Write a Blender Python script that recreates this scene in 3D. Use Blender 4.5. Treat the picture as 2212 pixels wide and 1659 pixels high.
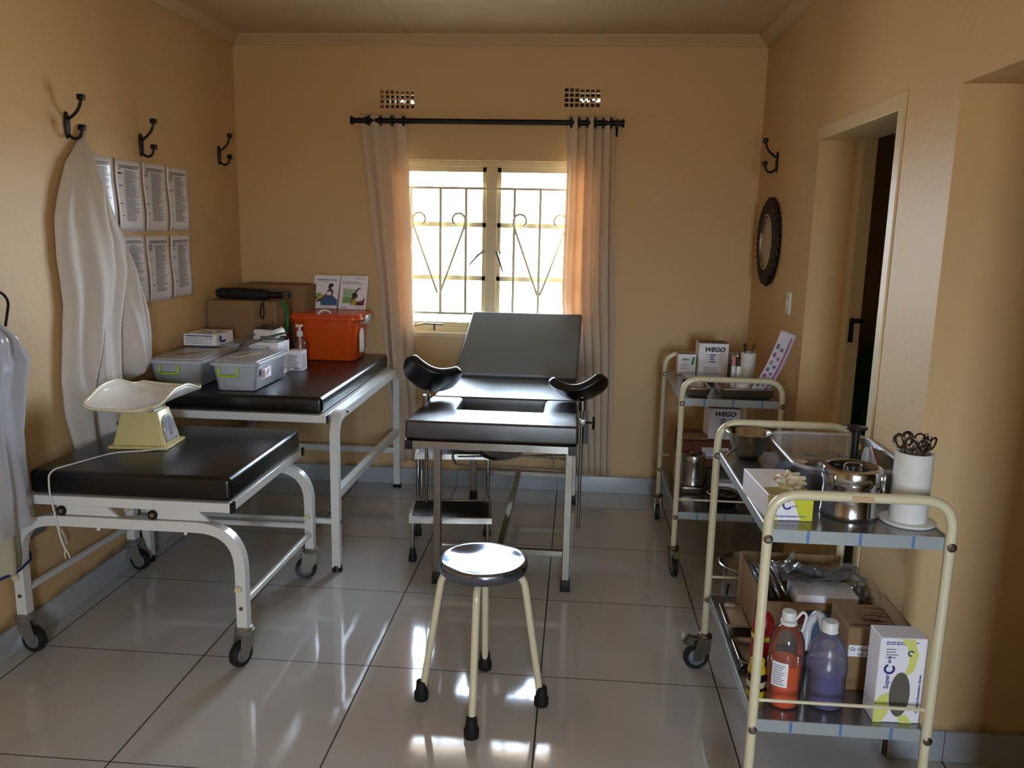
import bpy, bmesh, math, random
from math import sin, cos, pi, radians as rad
from mathutils import Matrix, Vector
random.seed(7)
for o in list(bpy.data.objects): bpy.data.objects.remove(o)
SC = bpy.context.scene
COL = SC.collection
# ---------------------------------------------------------------- camera
cam = bpy.data.cameras.new('camera'); cam.sensor_width = 36; cam.lens = 36*1783.95/2212
camo = bpy.data.objects.new('camera', cam); COL.objects.link(camo)
A = (0.99649528, 0.08110748, 0.02046293); B = (-0.03506953, 0.18299209, 0.98248869); Cc = (-0.07594263, 0.97976297, -0.18519515)
camo.matrix_world = Matrix(((A[0], B[0], -Cc[0], .6838983), (A[1], B[1], -Cc[1], -2.01831419), (A[2], B[2], -Cc[2], 1.51868912), (0, 0, 0, 1)))
cam.clip_start = .05; cam.clip_end = 100
SC.camera = camo
# ---------------------------------------------------------------- light
SC.view_settings.view_transform = 'Standard'; SC.view_settings.look = 'None'
SC.view_settings.gamma = 1; SC.view_settings.use_curve_mapping = False
SC.view_settings.exposure = 1.0
W = bpy.data.worlds.new('sky'); SC.world = W; W.use_nodes = True
wn = W.node_tree.nodes; bg = wn['Background']
bg.inputs[1].default_value = 26
# overcast sky above the horizon, darker dusty ground below it
wl = W.node_tree.links; wt = wn.new('ShaderNodeTexCoord'); wx = wn.new('ShaderNodeSeparateXYZ'); wr = wn.new('ShaderNodeValToRGB'); wm = wn.new('ShaderNodeMath')
wl.new(wt.outputs['Generated'], wx.inputs[0]); wm.operation = 'MULTIPLY_ADD'; wm.inputs[1].default_value = 4; wm.inputs[2].default_value = .5
wl.new(wx.outputs['Z'], wm.inputs[0]); wl.new(wm.outputs[0], wr.inputs[0]); wl.new(wr.outputs[0], bg.inputs[0])
wr.color_ramp.elements[0].position = .35; wr.color_ramp.elements[0].color = (.42, .40, .34, 1)
wr.color_ramp.elements[1].position = .62; wr.color_ramp.elements[1].color = (.70, .84, 1.0, 1)
def area(name, loc, rot, sx, sy, power, col=(1, 1, 1), portal=False):
    l = bpy.data.lights.new(name, 'AREA'); l.shape = 'RECTANGLE'; l.size = sx; l.size_y = sy; l.energy = power; l.color = col
    if portal: l.cycles.is_portal = True
    o = bpy.data.objects.new(name, l); COL.objects.link(o); o.location = loc; o.rotation_euler = rot; return o
area('window_daylight_portal', (.20, 2.93, 1.40), (rad(-90), 0, 0), 1.10, 1.02, 1, portal=True)
area('doorway_daylight_portal', (1.05, -4.18, 1.35), (rad(90), 0, 0), .6, 1.0, 1, portal=True)
# ---------------------------------------------------------------- materials
def lin(h):
    if isinstance(h, str):
        h = h.lstrip('#'); v = [int(h[i:i+2], 16)/255 for i in (0, 2, 4)]
        return tuple(x/12.92 if x <= .04045 else ((x+.055)/1.055)**2.4 for x in v)
    return h
def new_mat(name):
    m = bpy.data.materials.new(name); m.use_nodes = True
    nt = m.node_tree; return m, nt, nt.nodes, nt.links, nt.nodes['Principled BSDF']
def M(name, col, rough=.5, metal=0, var=.06, vs=6, bump=0, bs=80, coat=0, spec=.5, aniso=0):
    m, nt, N, L, P = new_mat(name); c = lin(col)
    tc = N.new('ShaderNodeTexCoord')
    nz = N.new('ShaderNodeTexNoise'); nz.inputs['Scale'].default_value = vs; nz.inputs['Detail'].default_value = 4
    L.new(tc.outputs['Object'], nz.inputs['Vector'])
    cr = N.new('ShaderNodeMix'); cr.data_type = 'RGBA'
    cr.inputs[6].default_value = (*[x*(1-var) for x in c], 1); cr.inputs[7].default_value = (*[min(1, x*(1+var)) for x in c], 1)
    L.new(nz.outputs['Fac'], cr.inputs[0]); L.new(cr.outputs[2], P.inputs['Base Color'])
    P.inputs['Roughness'].default_value = rough; P.inputs['Metallic'].default_value = metal
    P.inputs['Coat Weight'].default_value = coat; P.inputs['Coat Roughness'].default_value = .12
    P.inputs['Specular IOR Level'].default_value = spec
    if bump:
        n2 = N.new('ShaderNodeTexNoise'); n2.inputs['Scale'].default_value = bs; n2.inputs['Detail'].default_value = 3
        L.new(tc.outputs['Object'], n2.inputs['Vector'])
        b = N.new('ShaderNodeBump'); b.inputs['Strength'].default_value = bump; b.inputs['Distance'].default_value = .004
        L.new(n2.outputs['Fac'], b.inputs['Height']); L.new(b.outputs['Normal'], P.inputs['Normal'])
    return m
def glassy(name, tint, alpha, rough=.06, body=None):
    m, nt, N, L, P = new_mat(name)
    P.inputs['Base Color'].default_value = (*lin(body or tint), 1); P.inputs['Roughness'].default_value = rough
    t = N.new('ShaderNodeBsdfTransparent'); t.inputs[0].default_value = (*lin(tint), 1)
    fr = N.new('ShaderNodeFresnel'); fr.inputs[0].default_value = 1.4
    nz = N.new('ShaderNodeTexNoise'); nz.inputs['Scale'].default_value = 14
    ad = N.new('ShaderNodeMath'); ad.operation = 'MULTIPLY_ADD'; ad.inputs[1].default_value = .06; ad.inputs[2].default_value = alpha-.03
    L.new(nz.outputs['Fac'], ad.inputs[0])
    ms = N.new('ShaderNodeMixShader'); L.new(ad.outputs[0], ms.inputs[0]); L.new(t.outputs[0], ms.inputs[1]); L.new(P.outputs[0], ms.inputs[2])
    gl = N.new('ShaderNodeBsdfGlossy'); gl.inputs['Roughness'].default_value = rough
    m2 = N.new('ShaderNodeMixShader'); L.new(fr.outputs[0], m2.inputs[0]); L.new(ms.outputs[0], m2.inputs[1]); L.new(gl.outputs[0], m2.inputs[2])
    L.new(m2.outputs[0], N['Material Output'].inputs[0]); return m
def wallmat(name, col, grime=True):
    m, nt, N, L, P = new_mat(name); c = lin(col)
    g = N.new('ShaderNodeNewGeometry'); n1 = N.new('ShaderNodeTexNoise'); n1.inputs['Scale'].default_value = 1.3; n1.inputs['Detail'].default_value = 6
    L.new(g.outputs['Position'], n1.inputs['Vector'])
    cr = N.new('ShaderNodeMix'); cr.data_type = 'RGBA'
    cr.inputs[6].default_value = (c[0]*.93, c[1]*.90, c[2]*.85, 1); cr.inputs[7].default_value = (c[0]*1.05, c[1]*1.06, c[2]*1.08, 1)
    L.new(n1.outputs['Fac'], cr.inputs[0]); last = cr.outputs[2]
    if grime:
        sp = N.new('ShaderNodeSeparateXYZ'); L.new(g.outputs['Position'], sp.inputs[0])
        n3 = N.new('ShaderNodeTexNoise'); n3.inputs['Scale'].default_value = 9; n3.inputs['Detail'].default_value = 5; L.new(g.outputs['Position'], n3.inputs['Vector'])
        a = N.new('ShaderNodeMath'); a.operation = 'MULTIPLY_ADD'; a.inputs[1].default_value = .11; a.inputs[2].default_value = .072; L.new(n3.outputs['Fac'], a.inputs[0])
        s = N.new('ShaderNodeMath'); s.operation = 'SUBTRACT'; L.new(a.outputs[0], s.inputs[0]); L.new(sp.outputs['Z'], s.inputs[1])
        q = N.new('ShaderNodeMath'); q.operation = 'MULTIPLY'; q.use_clamp = True; q.inputs[1].default_value = 22; L.new(s.outputs[0], q.inputs[0])
        m2 = N.new('ShaderNodeMix'); m2.data_type = 'RGBA'; m2.inputs[7].default_value = (*lin('#4a3a28'), 1)
        q2 = N.new('ShaderNodeMath'); q2.operation = 'MULTIPLY'; q2.inputs[1].default_value = .8; L.new(q.outputs[0], q2.inputs[0])
        L.new(q2.outputs[0], m2.inputs[0]); L.new(last, m2.inputs[6]); last = m2.outputs[2]
    L.new(last, P.inputs['Base Color']); P.inputs['Roughness'].default_value = .5; P.inputs['Specular IOR Level'].default_value = .3
    n2 = N.new('ShaderNodeTexNoise'); n2.inputs['Scale'].default_value = 38; n2.inputs['Detail'].default_value = 5; L.new(g.outputs['Position'], n2.inputs['Vector'])
    b = N.new('ShaderNodeBump'); b.inputs['Strength'].default_value = .26; b.inputs['Distance'].default_value = .005
    L.new(n2.outputs['Fac'], b.inputs['Height']); L.new(b.outputs['Normal'], P.inputs['Normal']); return m
def tilemat(name, ca, cb, grid=True, rough=.07):
    m, nt, N, L, P = new_mat(name)
    g = N.new('ShaderNodeNewGeometry')
    n1 = N.new('ShaderNodeTexNoise'); n1.inputs['Scale'].default_value = 2.2; n1.inputs['Detail'].default_value = 7; L.new(g.outputs['Position'], n1.inputs['Vector'])
    cr = N.new('ShaderNodeMix'); cr.data_type = 'RGBA'; cr.inputs[6].default_value = (*lin(ca), 1); cr.inputs[7].default_value = (*lin(cb), 1)
    L.new(n1.outputs['Fac'], cr.inputs[0]); last = cr.outputs[2]
    P.inputs['Roughness'].default_value = rough
    P.inputs['Specular IOR Level'].default_value = .62
    if grid:
        sp = N.new('ShaderNodeSeparateXYZ'); L.new(g.outputs['Position'], sp.inputs[0]); outs = []
        for ax, wd in (('X', .0026), ('Y', .0020)):
            a = N.new('ShaderNodeMath'); a.operation = 'DIVIDE'; a.inputs[1].default_value = .6; L.new(sp.outputs[ax], a.inputs[0])
            r = N.new('ShaderNodeMath'); r.operation = 'ROUND'; L.new(a.outputs[0], r.inputs[0])
            d = N.new('ShaderNodeMath'); d.operation = 'SUBTRACT'; L.new(a.outputs[0], d.inputs[0]); L.new(r.outputs[0], d.inputs[1])
            e = N.new('ShaderNodeMath'); e.operation = 'ABSOLUTE'; L.new(d.outputs[0], e.inputs[0])
            l = N.new('ShaderNodeMath'); l.operation = 'LESS_THAN'; l.inputs[1].default_value = wd/.6; L.new(e.outputs[0], l.inputs[0]); outs.append(l)
        mx = N.new('ShaderNodeMath'); mx.operation = 'MAXIMUM'; L.new(outs[0].outputs[0], mx.inputs[0]); L.new(outs[1].outputs[0], mx.inputs[1])
        m2 = N.new('ShaderNodeMix'); m2.data_type = 'RGBA'; m2.inputs[7].default_value = (*lin('#2a221a'), 1)
        L.new(mx.outputs[0], m2.inputs[0]); L.new(last, m2.inputs[6]); last = m2.outputs[2]
        ro = N.new('ShaderNodeMath'); ro.operation = 'MULTIPLY_ADD'; ro.inputs[1].default_value = .7; ro.inputs[2].default_value = rough; L.new(mx.outputs[0], ro.inputs[0]); L.new(ro.outputs[0], P.inputs['Roughness'])
        n2 = N.new('ShaderNodeTexNoise'); n2.inputs['Scale'].default_value = 5; L.new(g.outputs['Position'], n2.inputs['Vector'])
        b = N.new('ShaderNodeBump'); b.inputs['Strength'].default_value = .12; b.inputs['Distance'].default_value = .004
        L.new(n2.outputs['Fac'], b.inputs['Height']); L.new(b.outputs['Normal'], P.inputs['Normal'])
    L.new(last, P.inputs['Base Color']); return m
def cloth(name, col, trans, rough=.9, bump=.25, bs=300, tcol=None):
    m, nt, N, L, P = new_mat(name)
    P.inputs['Base Color'].default_value = (*lin(col), 1); P.inputs['Roughness'].default_value = rough
    tc = N.new('ShaderNodeTexCoord'); n2 = N.new('ShaderNodeTexNoise'); n2.inputs['Scale'].default_value = bs
    L.new(tc.outputs['Object'], n2.inputs['Vector']); b = N.new('ShaderNodeBump'); b.inputs['Strength'].default_value = bump; b.inputs['Distance'].default_value = .002
    L.new(n2.outputs['Fac'], b.inputs['Height']); L.new(b.outputs['Normal'], P.inputs['Normal'])
    t = N.new('ShaderNodeBsdfTranslucent'); t.inputs[0].default_value = (*lin(tcol or col), 1)
    ms = N.new('ShaderNodeMixShader'); ms.inputs[0].default_value = trans
    L.new(P.outputs[0], ms.inputs[1]); L.new(t.outputs[0], ms.inputs[2]); L.new(ms.outputs[0], N['Material Output'].inputs[0]); return m
wall_m = wallmat('tan_wall_paint', '#d4b485')
frame_m = M('cream_gloss_paint', '#d8c49c', .35, bump=.05, bs=30)
ceil_m = M('cream_ceiling_paint', '#c9b08c', .6, var=.08, vs=2, bump=.1, bs=30)
floor_m = tilemat('polished_floor_tile', '#b3b2b0', '#c6c4c1')
skirt_m = tilemat('skirting_tile', '#a3aab2', '#b4bbc1', False, .12)
grout_m = M('dark_grout', '#3a3026', .9)
vinyl = M('black_vinyl', '#08090c', .30, var=.2, bump=.10, bs=160, spec=.6)
vinyl2 = M('black_vinyl_sheen', '#0a0b10', .42, var=.2, bump=.06, bs=120, spec=1.0); vinyl2.node_tree.nodes['Principled BSDF'].inputs['IOR'].default_value = 1.7
vinyl3 = M('black_vinyl_backrest', '#0b0c12', .52, var=.15, bump=.05, bs=100, spec=1.0); vinyl3.node_tree.nodes['Principled BSDF'].inputs['IOR'].default_value = 2.5; vinyl3.node_tree.nodes['Principled BSDF'].inputs['Roughness'].default_value = .64; vinyl3.node_tree.nodes['Principled BSDF'].inputs['Specular Tint'].default_value = (.80, .92, 1.0, 1)
whitep = M('white_powder_coat', '#dfe1de', .28, coat=.3)
creamp = M('cream_enamel', '#ded6b4', .25, coat=.4)
steel = M('brushed_steel', '#b4b0a8', .24, 1, var=.12, vs=20, bump=.03, bs=200)
steeld = M('worn_steel', '#8d877c', .38, 1, var=.3, vs=16, bump=.08, bs=90)
chrome = M('polished_steel', '#b4b6b8', .13, 1, var=.05)
stoolm = M('scuffed_polished_steel', '#8e9bb0', .15, 1, var=.2, bump=1.0, bs=6); stoolm.node_tree.nodes['Bump'].inputs['Distance'].default_value = .045
for n_ in stoolm.node_tree.nodes:
    if n_.type == 'TEX_NOISE': n_.inputs['Detail'].default_value = 0
greym = M('grey_caster_metal', '#96928a', .45, .6, var=.15)
rubber = M('black_rubber', '#0b0b0b', .6)
tyre = M('dark_tyre_rubber', '#161616', .5)
hubm = M('grey_wheel_hub', '#70737a', .5)
iron = M('black_iron', '#0d0a09', .5, .3)
black = M('black_plastic', '#0c0c0d', .35)
whitepl = M('white_plastic', '#e4e3df', .35)
paper = M('white_paper', '#f2f0f6', .55, var=.02)
papergl = M('laminated_paper', '#f0eef6', .22, var=.02, bump=.25, bs=12)
ink = M('dark_ink', '#26262c', .6)
inkgrey = M('grey_ink', '#6d6c74', .6)
inkblue = M('blue_ink', '#2c3186', .5)
inkred = M('red_ink', '#9c2433', .5)
pink = M('pink_ink', '#a8487c', .5)
green = M('green_ink', '#2e8c43', .5)
yellow = M('yellow_ink', '#c9c92e', .5)
card = M('brown_cardboard', '#8f6f4b', .8, var=.12, vs=5, bump=.08, bs=60)
cardd = M('red_brown_cardboard', '#6d3a28', .75, var=.12)
orange = M('orange_plastic', '#dc5418', .28, var=.08, vs=4)
greenpl = M('green_plastic', '#22b024', .35)
lime = M('lime_plastic', '#a9cf2c', .3)
ivory = M('pale_yellow_plastic', '#d8c98a', .3)
traym = M('white_enamel_tray', '#f2eee4', .12, coat=.6)
curt = cloth('beige_pink_curtain', '#e2d2ba', .28, tcol='#f0c8a0')
suitm = cloth('white_nonwoven_fabric', '#e6dfd8', .22, .6, bump=.1)
plastw = cloth('milky_plastic_sheet', '#cfd0d6', .35, .16, bump=.5, bs=22)
gownm = cloth('cream_gown_fabric', '#c6c1a6', .2)
frost = glassy('frosted_clear_plastic', '#f4f8fa', .46, .25, '#f4f8fc')
frost2 = glassy('cloudy_plastic', '#f4f4f8', .52, .3, '#f0f0f6')
tubp = glassy('clear_tub_plastic', '#f6f8fa', .20, .15, '#e8ecf4')
jugp = glassy('jug_plastic', '#f0f0f6', .16, .25, '#d9d6e4')
pet = glassy('clear_plastic', '#fbfbfb', .04, .05, '#ffffff')
glass = glassy('window_glass', '#fbfdff', .04, .02, '#ffffff')
bagm = glassy('clear_bag_plastic', '#f4f5f6', .15, .12, '#e2e4e8')
orangel = glassy('orange_liquid', '#ff9a30', .6, .05, '#ff6608')
purplel = glassy('purple_liquid', '#5a3aa0', .85, .1, '#260c84')
gloss_w = M('white_glazed_metal', '#e6e6e1', .22, coat=.4)
foil = M('blue_foil', '#56687c', .2, .5)
# ---------------------------------------------------------------- mesh builder
WM = {}
class MB:
    def __init__(s): s.v = []; s.f = []; s.mi = []; s.cur = 0; s.T = Matrix.Identity(4)
    def add(s, vs, fs):
        k = len(s.v); s.v += [tuple(s.T @ Vector(p)) for p in vs]
        s.f += [tuple(i+k for i in f) for f in fs]; s.mi += [s.cur]*len(fs); return s
    def at(s, loc=(0, 0, 0), rz=0, rx=0, ry=0):
        s.T = Matrix.Translation(loc) @ Matrix.Rotation(rz, 4, 'Z') @ Matrix.Rotation(ry, 4, 'Y') @ Matrix.Rotation(rx, 4, 'X'); return s
    def bm(s, bm):
        bm.verts.index_update(); s.add([v.co[:] for v in bm.verts], [[v.index for v in f.verts] for f in bm.faces]); bm.free(); return s
    def box(s, x0, x1, y0, y1, z0, z1):
        return s.add([(x, y, z) for z in (z0, z1) for y in (y0, y1) for x in (x0, x1)],
                     [(0, 2, 3, 1), (4, 5, 7, 6), (0, 1, 5, 4), (2, 6, 7, 3), (0, 4, 6, 2), (1, 3, 7, 5)])
    def rbox(s, x0, x1, y0, y1, z0, z1, r=.005, seg=2, top=1., ty=None):
        b = bmesh.new(); bmesh.ops.create_cube(b, size=1)
        ty = top if ty is None else ty
        for v in b.verts:
            k = top if v.co.z > 0 else 1; k2 = ty if v.co.z > 0 else 1
            v.co = Vector(((x0+x1)/2+v.co.x*(x1-x0)*k, (y0+y1)/2+v.co.y*(y1-y0)*k2, (z0+z1)/2+v.co.z*(z1-z0)))
        if r: bmesh.ops.bevel(b, geom=list(b.edges)+list(b.verts), offset=r, segments=seg, profile=.5, affect='EDGES')
        return s.bm(b)
    def frustum(s, x0, x1, y0, y1, z0, z1, grow, rc, t=.003, seg=4):
        # open-topped tub: rounded rectangle, walls leaning out by grow, wall thickness t
        def ring(e, z, ins):
            X0, X1, Y0, Y1 = x0-e+ins, x1+e-ins, y0-e+ins, y1+e-ins; R = max(rc-ins, .001); o = []
            for cx, cy, a0 in ((X1-R, Y1-R, 0), (X0+R, Y1-R, 90), (X0+R, Y0+R, 180), (X1-R, Y0+R, 270)):
                for k in range(seg+1): a = rad(a0+90*k/seg); o.append((cx+R*cos(a), cy+R*sin(a), z))
            return o
        n = 4*(seg+1)
        rr = [ring(0, z0, .006), ring(0, z0+.006, 0), ring(grow, z1, 0), ring(grow, z1, t), ring(0, z0+.006, t), ring(0, z0+t, .008)]
        vs = [p for r in rr for p in r]; fs = [tuple(reversed(range(n)))]
        for k in range(5):
            for i in range(n): fs.append((k*n+i, k*n+(i+1) % n, (k+1)*n+(i+1) % n, (k+1)*n+i))
        fs.append(tuple(range(5*n, 6*n))); return s.add(vs, fs)
    def ringslab(s, x0, x1, y0, y1, z0, z1, rc, seg=5, dome=0):
        o = []
        for cx, cy, a0 in ((x1-rc, y1-rc, 0), (x0+rc, y1-rc, 90), (x0+rc, y0+rc, 180), (x1-rc, y0+rc, 270)):
            for k in range(seg+1): a = rad(a0+90*k/seg); o.append((cx+rc*cos(a), cy+rc*sin(a)))
        return s.prism(o, z0, z1)
    def prism(s, pts, z0, z1, ax='Z'):
        f = {'Z': lambda a, b, c: (a, b, c), 'Y': lambda a, b, c: (a, c, b), 'X': lambda a, b, c: (c, a, b)}[ax]
        n = len(pts)
        return s.add([f(a, b, z0) for a, b in pts]+[f(a, b, z1) for a, b in pts],
                     [tuple(reversed(range(n))), tuple(range(n, 2*n))]+[(i, (i+1) % n, n+(i+1) % n, n+i) for i in range(n)])
    def lathe(s, prof, c=(0, 0, 0), seg=32, axis='Z', cap=True):
        vs = []; f = {'Z': lambda x, y, z: (x, y, z), 'X': lambda x, y, z: (z, x, y), 'Y': lambda x, y, z: (x, z, y)}[axis]
        for r, z in prof:
            for k in range(seg): a = 2*pi*k/seg; p = f(r*cos(a), r*sin(a), z); vs.append((p[0]+c[0], p[1]+c[1], p[2]+c[2]))
        fs = []
        for j in range(len(prof)-1):
            for k in range(seg): fs.append((j*seg+k, j*seg+(k+1) % seg, (j+1)*seg+(k+1) % seg, (j+1)*seg+k))
        if cap: fs.append(tuple(reversed(range(seg)))); fs.append(tuple(range((len(prof)-1)*seg, len(prof)*seg)))
        return s.add(vs, fs)
    def tube(s, path, r, seg=10, closed=False, sq=None, up=None, cap=True):
        P = [Vector(p) for p in path]; n = len(P); T = []
        for i in range(n):
            if closed: t = P[(i+1) % n]-P[i-1]
            else: t = P[min(i+1, n-1)]-P[max(i-1, 0)]
            T.append(t.normalized())
        u = Vector(up) if up else (Vector((0, 0, 1)) if abs(T[0].z) < .9 else Vector((0, 1, 0)))
        N0 = (u-T[0]*u.dot(T[0])).normalized(); vs = []
        rs = r if isinstance(r, (list, tuple)) else [r]*n
        for i in range(n):
            if i: N0 = (N0-T[i]*N0.dot(T[i])).normalized()
            Bn = T[i].cross(N0)
            if sq: prof = [(-sq[0]/2, -sq[1]/2), (sq[0]/2, -sq[1]/2), (sq[0]/2, sq[1]/2), (-sq[0]/2, sq[1]/2)]
            else: prof = [(rs[i]*cos(2*pi*k/seg), rs[i]*sin(2*pi*k/seg)) for k in range(seg)]
            vs += [tuple(P[i]+Bn*a+N0*b) for a, b in prof]
        g = len(prof); fs = []
        for j in range(n if closed else n-1):
            for k in range(g): fs.append((j*g+k, j*g+(k+1) % g, ((j+1) % n)*g+(k+1) % g, ((j+1) % n)*g+k))
        if not closed and cap: fs += [tuple(reversed(range(g))), tuple(range((n-1)*g, n*g))]
        return s.add(vs, fs)
    def cyl(s, p, q, r, seg=16, r2=None): return s.tube([p, q], [r, r if r2 is None else r2], seg)
    def sph(s, c, r, seg=12, sc=(1, 1, 1)):
        b = bmesh.new(); bmesh.ops.create_uvsphere(b, u_segments=seg, v_segments=max(6, seg//2+2), radius=r)
        for v in b.verts: v.co = Vector((v.co.x*sc[0]+c[0], v.co.y*sc[1]+c[1], v.co.z*sc[2]+c[2]))
        return s.bm(b)
    def grid(s, fn, nu, nv, flip=False):
        vs = [fn(i/nu, j/nv) for j in range(nv+1) for i in range(nu+1)]; fs = []
        for j in range(nv):
            for i in range(nu):
                a = j*(nu+1)+i; q = (a, a+1, a+nu+2, a+nu+1); fs.append(q[::-1] if flip else q)
        return s.add(vs, fs)
    def build(s, name, mats, parent=None, smooth=35, solid=0, sub=0, label=None, bev=0):
        me = bpy.data.meshes.new(name); o = bpy.data.objects.new(name, me)
        if parent is None:
            xs = [p[0] for p in s.v]; ys = [p[1] for p in s.v]; zs = [p[2] for p in s.v]
            c = Vector(((min(xs)+max(xs))/2, (min(ys)+max(ys))/2, min(zs))); W_ = Matrix.Translation(c); o.location = c; WM[o] = W_
        else: W_ = WM[parent]; WM[o] = W_; o.parent = parent
        I = W_.inverted(); me.from_pydata([tuple(I @ Vector(p)) for p in s.v], [], s.f); me.validate(); me.update()
        for m in (mats if isinstance(mats, (list, tuple)) else [mats]): me.materials.append(m)
        if len(me.polygons) == len(s.mi): me.polygons.foreach_set('material_index', s.mi)
        b = bmesh.new(); b.from_mesh(me); bmesh.ops.recalc_face_normals(b, faces=b.faces); b.to_mesh(me); b.free()
        if smooth:
            me.polygons.foreach_set('use_smooth', [True]*len(me.polygons)); me.set_sharp_from_angle(angle=rad(smooth))
        COL.objects.link(o)
        if solid: d = o.modifiers.new('s', 'SOLIDIFY'); d.thickness = solid; d.offset = -1
        if bev: d = o.modifiers.new('b', 'BEVEL'); d.width = bev; d.segments = 2; d.limit_method = 'ANGLE'
        if sub: d = o.modifiers.new('u', 'SUBSURF'); d.levels = sub; d.render_levels = sub
        if label: o['label'] = label
        return o
def thing(name, label, cat, loc, rz=0, group=None):
    o = bpy.data.objects.new(name, None); o.empty_display_size = .05; COL.objects.link(o)
    o.location = loc; o.rotation_euler = (0, 0, rz); WM[o] = Matrix.Translation(loc) @ Matrix.Rotation(rz, 4, 'Z')
    return tag(o, label, cat, group)
def tag(o, label, cat, group=None):
    o['label'] = label; o['category'] = cat
    if group: o['group'] = group
    return o
def struct(o): o['kind'] = 'structure'; return o
def dup(root, loc, rz=None, label=None, group=None):
    r = root.copy(); COL.objects.link(r); r.location = loc
    if rz is not None: r.rotation_euler = (0, 0, rz)
    if label: r['label'] = label
    if group: r['group'] = group
    WM[r] = Matrix.Translation(loc) @ Matrix.Rotation(r.rotation_euler.z, 4, 'Z')
    for c in list(root.children):
        d = c.copy(); COL.objects.link(d); d.parent = r; WM[d] = WM[r]
        for e in list(c.children): f = e.copy(); COL.objects.link(f); f.parent = d; WM[f] = WM[r]
    return r
def fillet(pts, r, n=6):
    P = [Vector(p) for p in pts]; o = [P[0]]
    for i in range(1, len(P)-1):
        a = (P[i-1]-P[i]); b = (P[i+1]-P[i]); rr = min(r, a.length*.49, b.length*.49)
        p0 = P[i]+a.normalized()*rr; p2 = P[i]+b.normalized()*rr
        for k in range(n+1): t = k/n; o.append(p0*(1-t)**2*1.0+P[i]*2*t*(1-t)+p2*t*t)
    o.append(P[-1]); return o
def arcfillet(pts, r, n=8): return fillet(pts, r, n)
def text(body, size, mat, parent, name, origin, right, up, shear=0, bold=0, align='LEFT', wide=1, ext=.0003):
    cu = bpy.data.curves.new('t', 'FONT'); cu.body = body; cu.size = size; cu.shear = shear; cu.offset = bold; cu.align_x = align; cu.extrude = ext; cu.resolution_u = 3
    to = bpy.data.objects.new('t', cu); me = bpy.data.meshes.new_from_object(to); bpy.data.objects.remove(to); bpy.data.curves.remove(cu)
    r = Vector(right).normalized()*wide; u = Vector(up).normalized(); n = Vector(right).normalized().cross(u); o = Vector(origin)+n*.0006
    m = MB(); m.add([tuple(o+r*v.co.x+u*v.co.y+n*v.co.z) for v in me.vertices], [tuple(p.vertices) for p in me.polygons])
    bpy.data.meshes.remove(me)
    return m.build(name, mat, parent, smooth=0)
def lines(parent, origin, right, up, w, h, rows, mat, seed=1, th=.4, name='printed_text', ragged=.35, off=.0006, words=True):
    R = random.Random(seed); r = Vector(right).normalized(); u = Vector(up).normalized(); n = r.cross(u); o = Vector(origin)+n*off; m = MB(); dz = h/rows
    for k in range(rows):
        y = h-(k+.5)*dz; end = w*(1-ragged*R.random()); x = 0
        while x < end:
            L_ = (w*.05+w*.11*R.random()) if words else end
            x1 = min(end, x+L_); a = o+r*x+u*(y-dz*th/2); b = o+r*x1+u*(y-dz*th/2); c = b+u*dz*th; d = a+u*dz*th
            m.add([a, b, c, d], [(0, 1, 2, 3)]); x = x1+w*.02
    return m.build(name, mat, parent, smooth=0)
def flatq(m, origin, right, up, pts, off=.0005):
    r = Vector(right).normalized(); u = Vector(up).normalized(); n = r.cross(u); o = Vector(origin)+n*off
    m.add([tuple(o+r*a+u*b) for a, b in pts], [tuple(range(len(pts)))]); return m
XU, YU, ZU = (1, 0, 0), (0, 1, 0), (0, 0, 1)
# ================================================================= ROOM
XL, XR, YB, ZC = -1.273, 1.640, 2.683, 2.535
YF = -4.0
def wall(name, ax, t0, t1, A0, A1, Z0, Z1, holes, mat):
    # slab with rectangular holes; ax='Y' : thickness along Y, runs along X
    m = MB(); us = sorted({A0, A1, *[h[0] for h in holes], *[h[1] for h in holes]}); zs = sorted({Z0, Z1, *[h[2] for h in holes], *[h[3] for h in holes]})
    solid = {}
    for i in range(len(us)-1):
        for j in range(len(zs)-1):
            cu, cz = (us[i]+us[i+1])/2, (zs[j]+zs[j+1])/2
            solid[i, j] = not any(h[0] < cu < h[1] and h[2] < cz < h[3] for h in holes)
    P = (lambda a, t, z: (a, t, z)) if ax == 'Y' else (lambda a, t, z: (t, a, z))
    for (i, j), s_ in solid.items():
        if not s_: continue
        a0, a1, z0, z1 = us[i], us[i+1], zs[j], zs[j+1]
        m.add([P(a0, t0, z0), P(a1, t0, z0), P(a1, t0, z1), P(a0, t0, z1)], [(0, 1, 2, 3)])
        m.add([P(a0, t1, z0), P(a1, t1, z0), P(a1, t1, z1), P(a0, t1, z1)], [(0, 1, 2, 3)])
        for di, dj, q in ((-1, 0, (a0, a0, z0, z1)), (1, 0, (a1, a1, z0, z1)), (0, -1, (a0, a1, z0, z0)), (0, 1, (a0, a1, z1, z1))):
            if not solid.get((i+di, j+dj), False):
                u0, u1, w0, w1 = q
                if di: m.add([P(u0, t0, w0), P(u0, t1, w0), P(u0, t1, w1), P(u0, t0, w1)], [(0, 1, 2, 3)])
                else: m.add([P(u0, t0, w0), P(u1, t0, w0), P(u1, t1, w0), P(u0, t1, w0)], [(0, 1, 2, 3)])
    b = m
    o = b.build(name, mat, smooth=0); return struct(o)
WX0, WX1, WZ0, WZ1 = -.345, .735, .905, 1.885
VE = [(-.447, -.250, 2.154, 2.257), (.570, .769, 2.170, 2.275)]
struct(MB().box(XL-.3, 4.0, YF-.3, YB+.4, -.06, 0).build('floor', floor_m, smooth=0))
struct(MB().box(XL-.3, 4.0, YF-.3, YB+.4, ZC, ZC+.08).build('ceiling', ceil_m, smooth=0))
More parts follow.
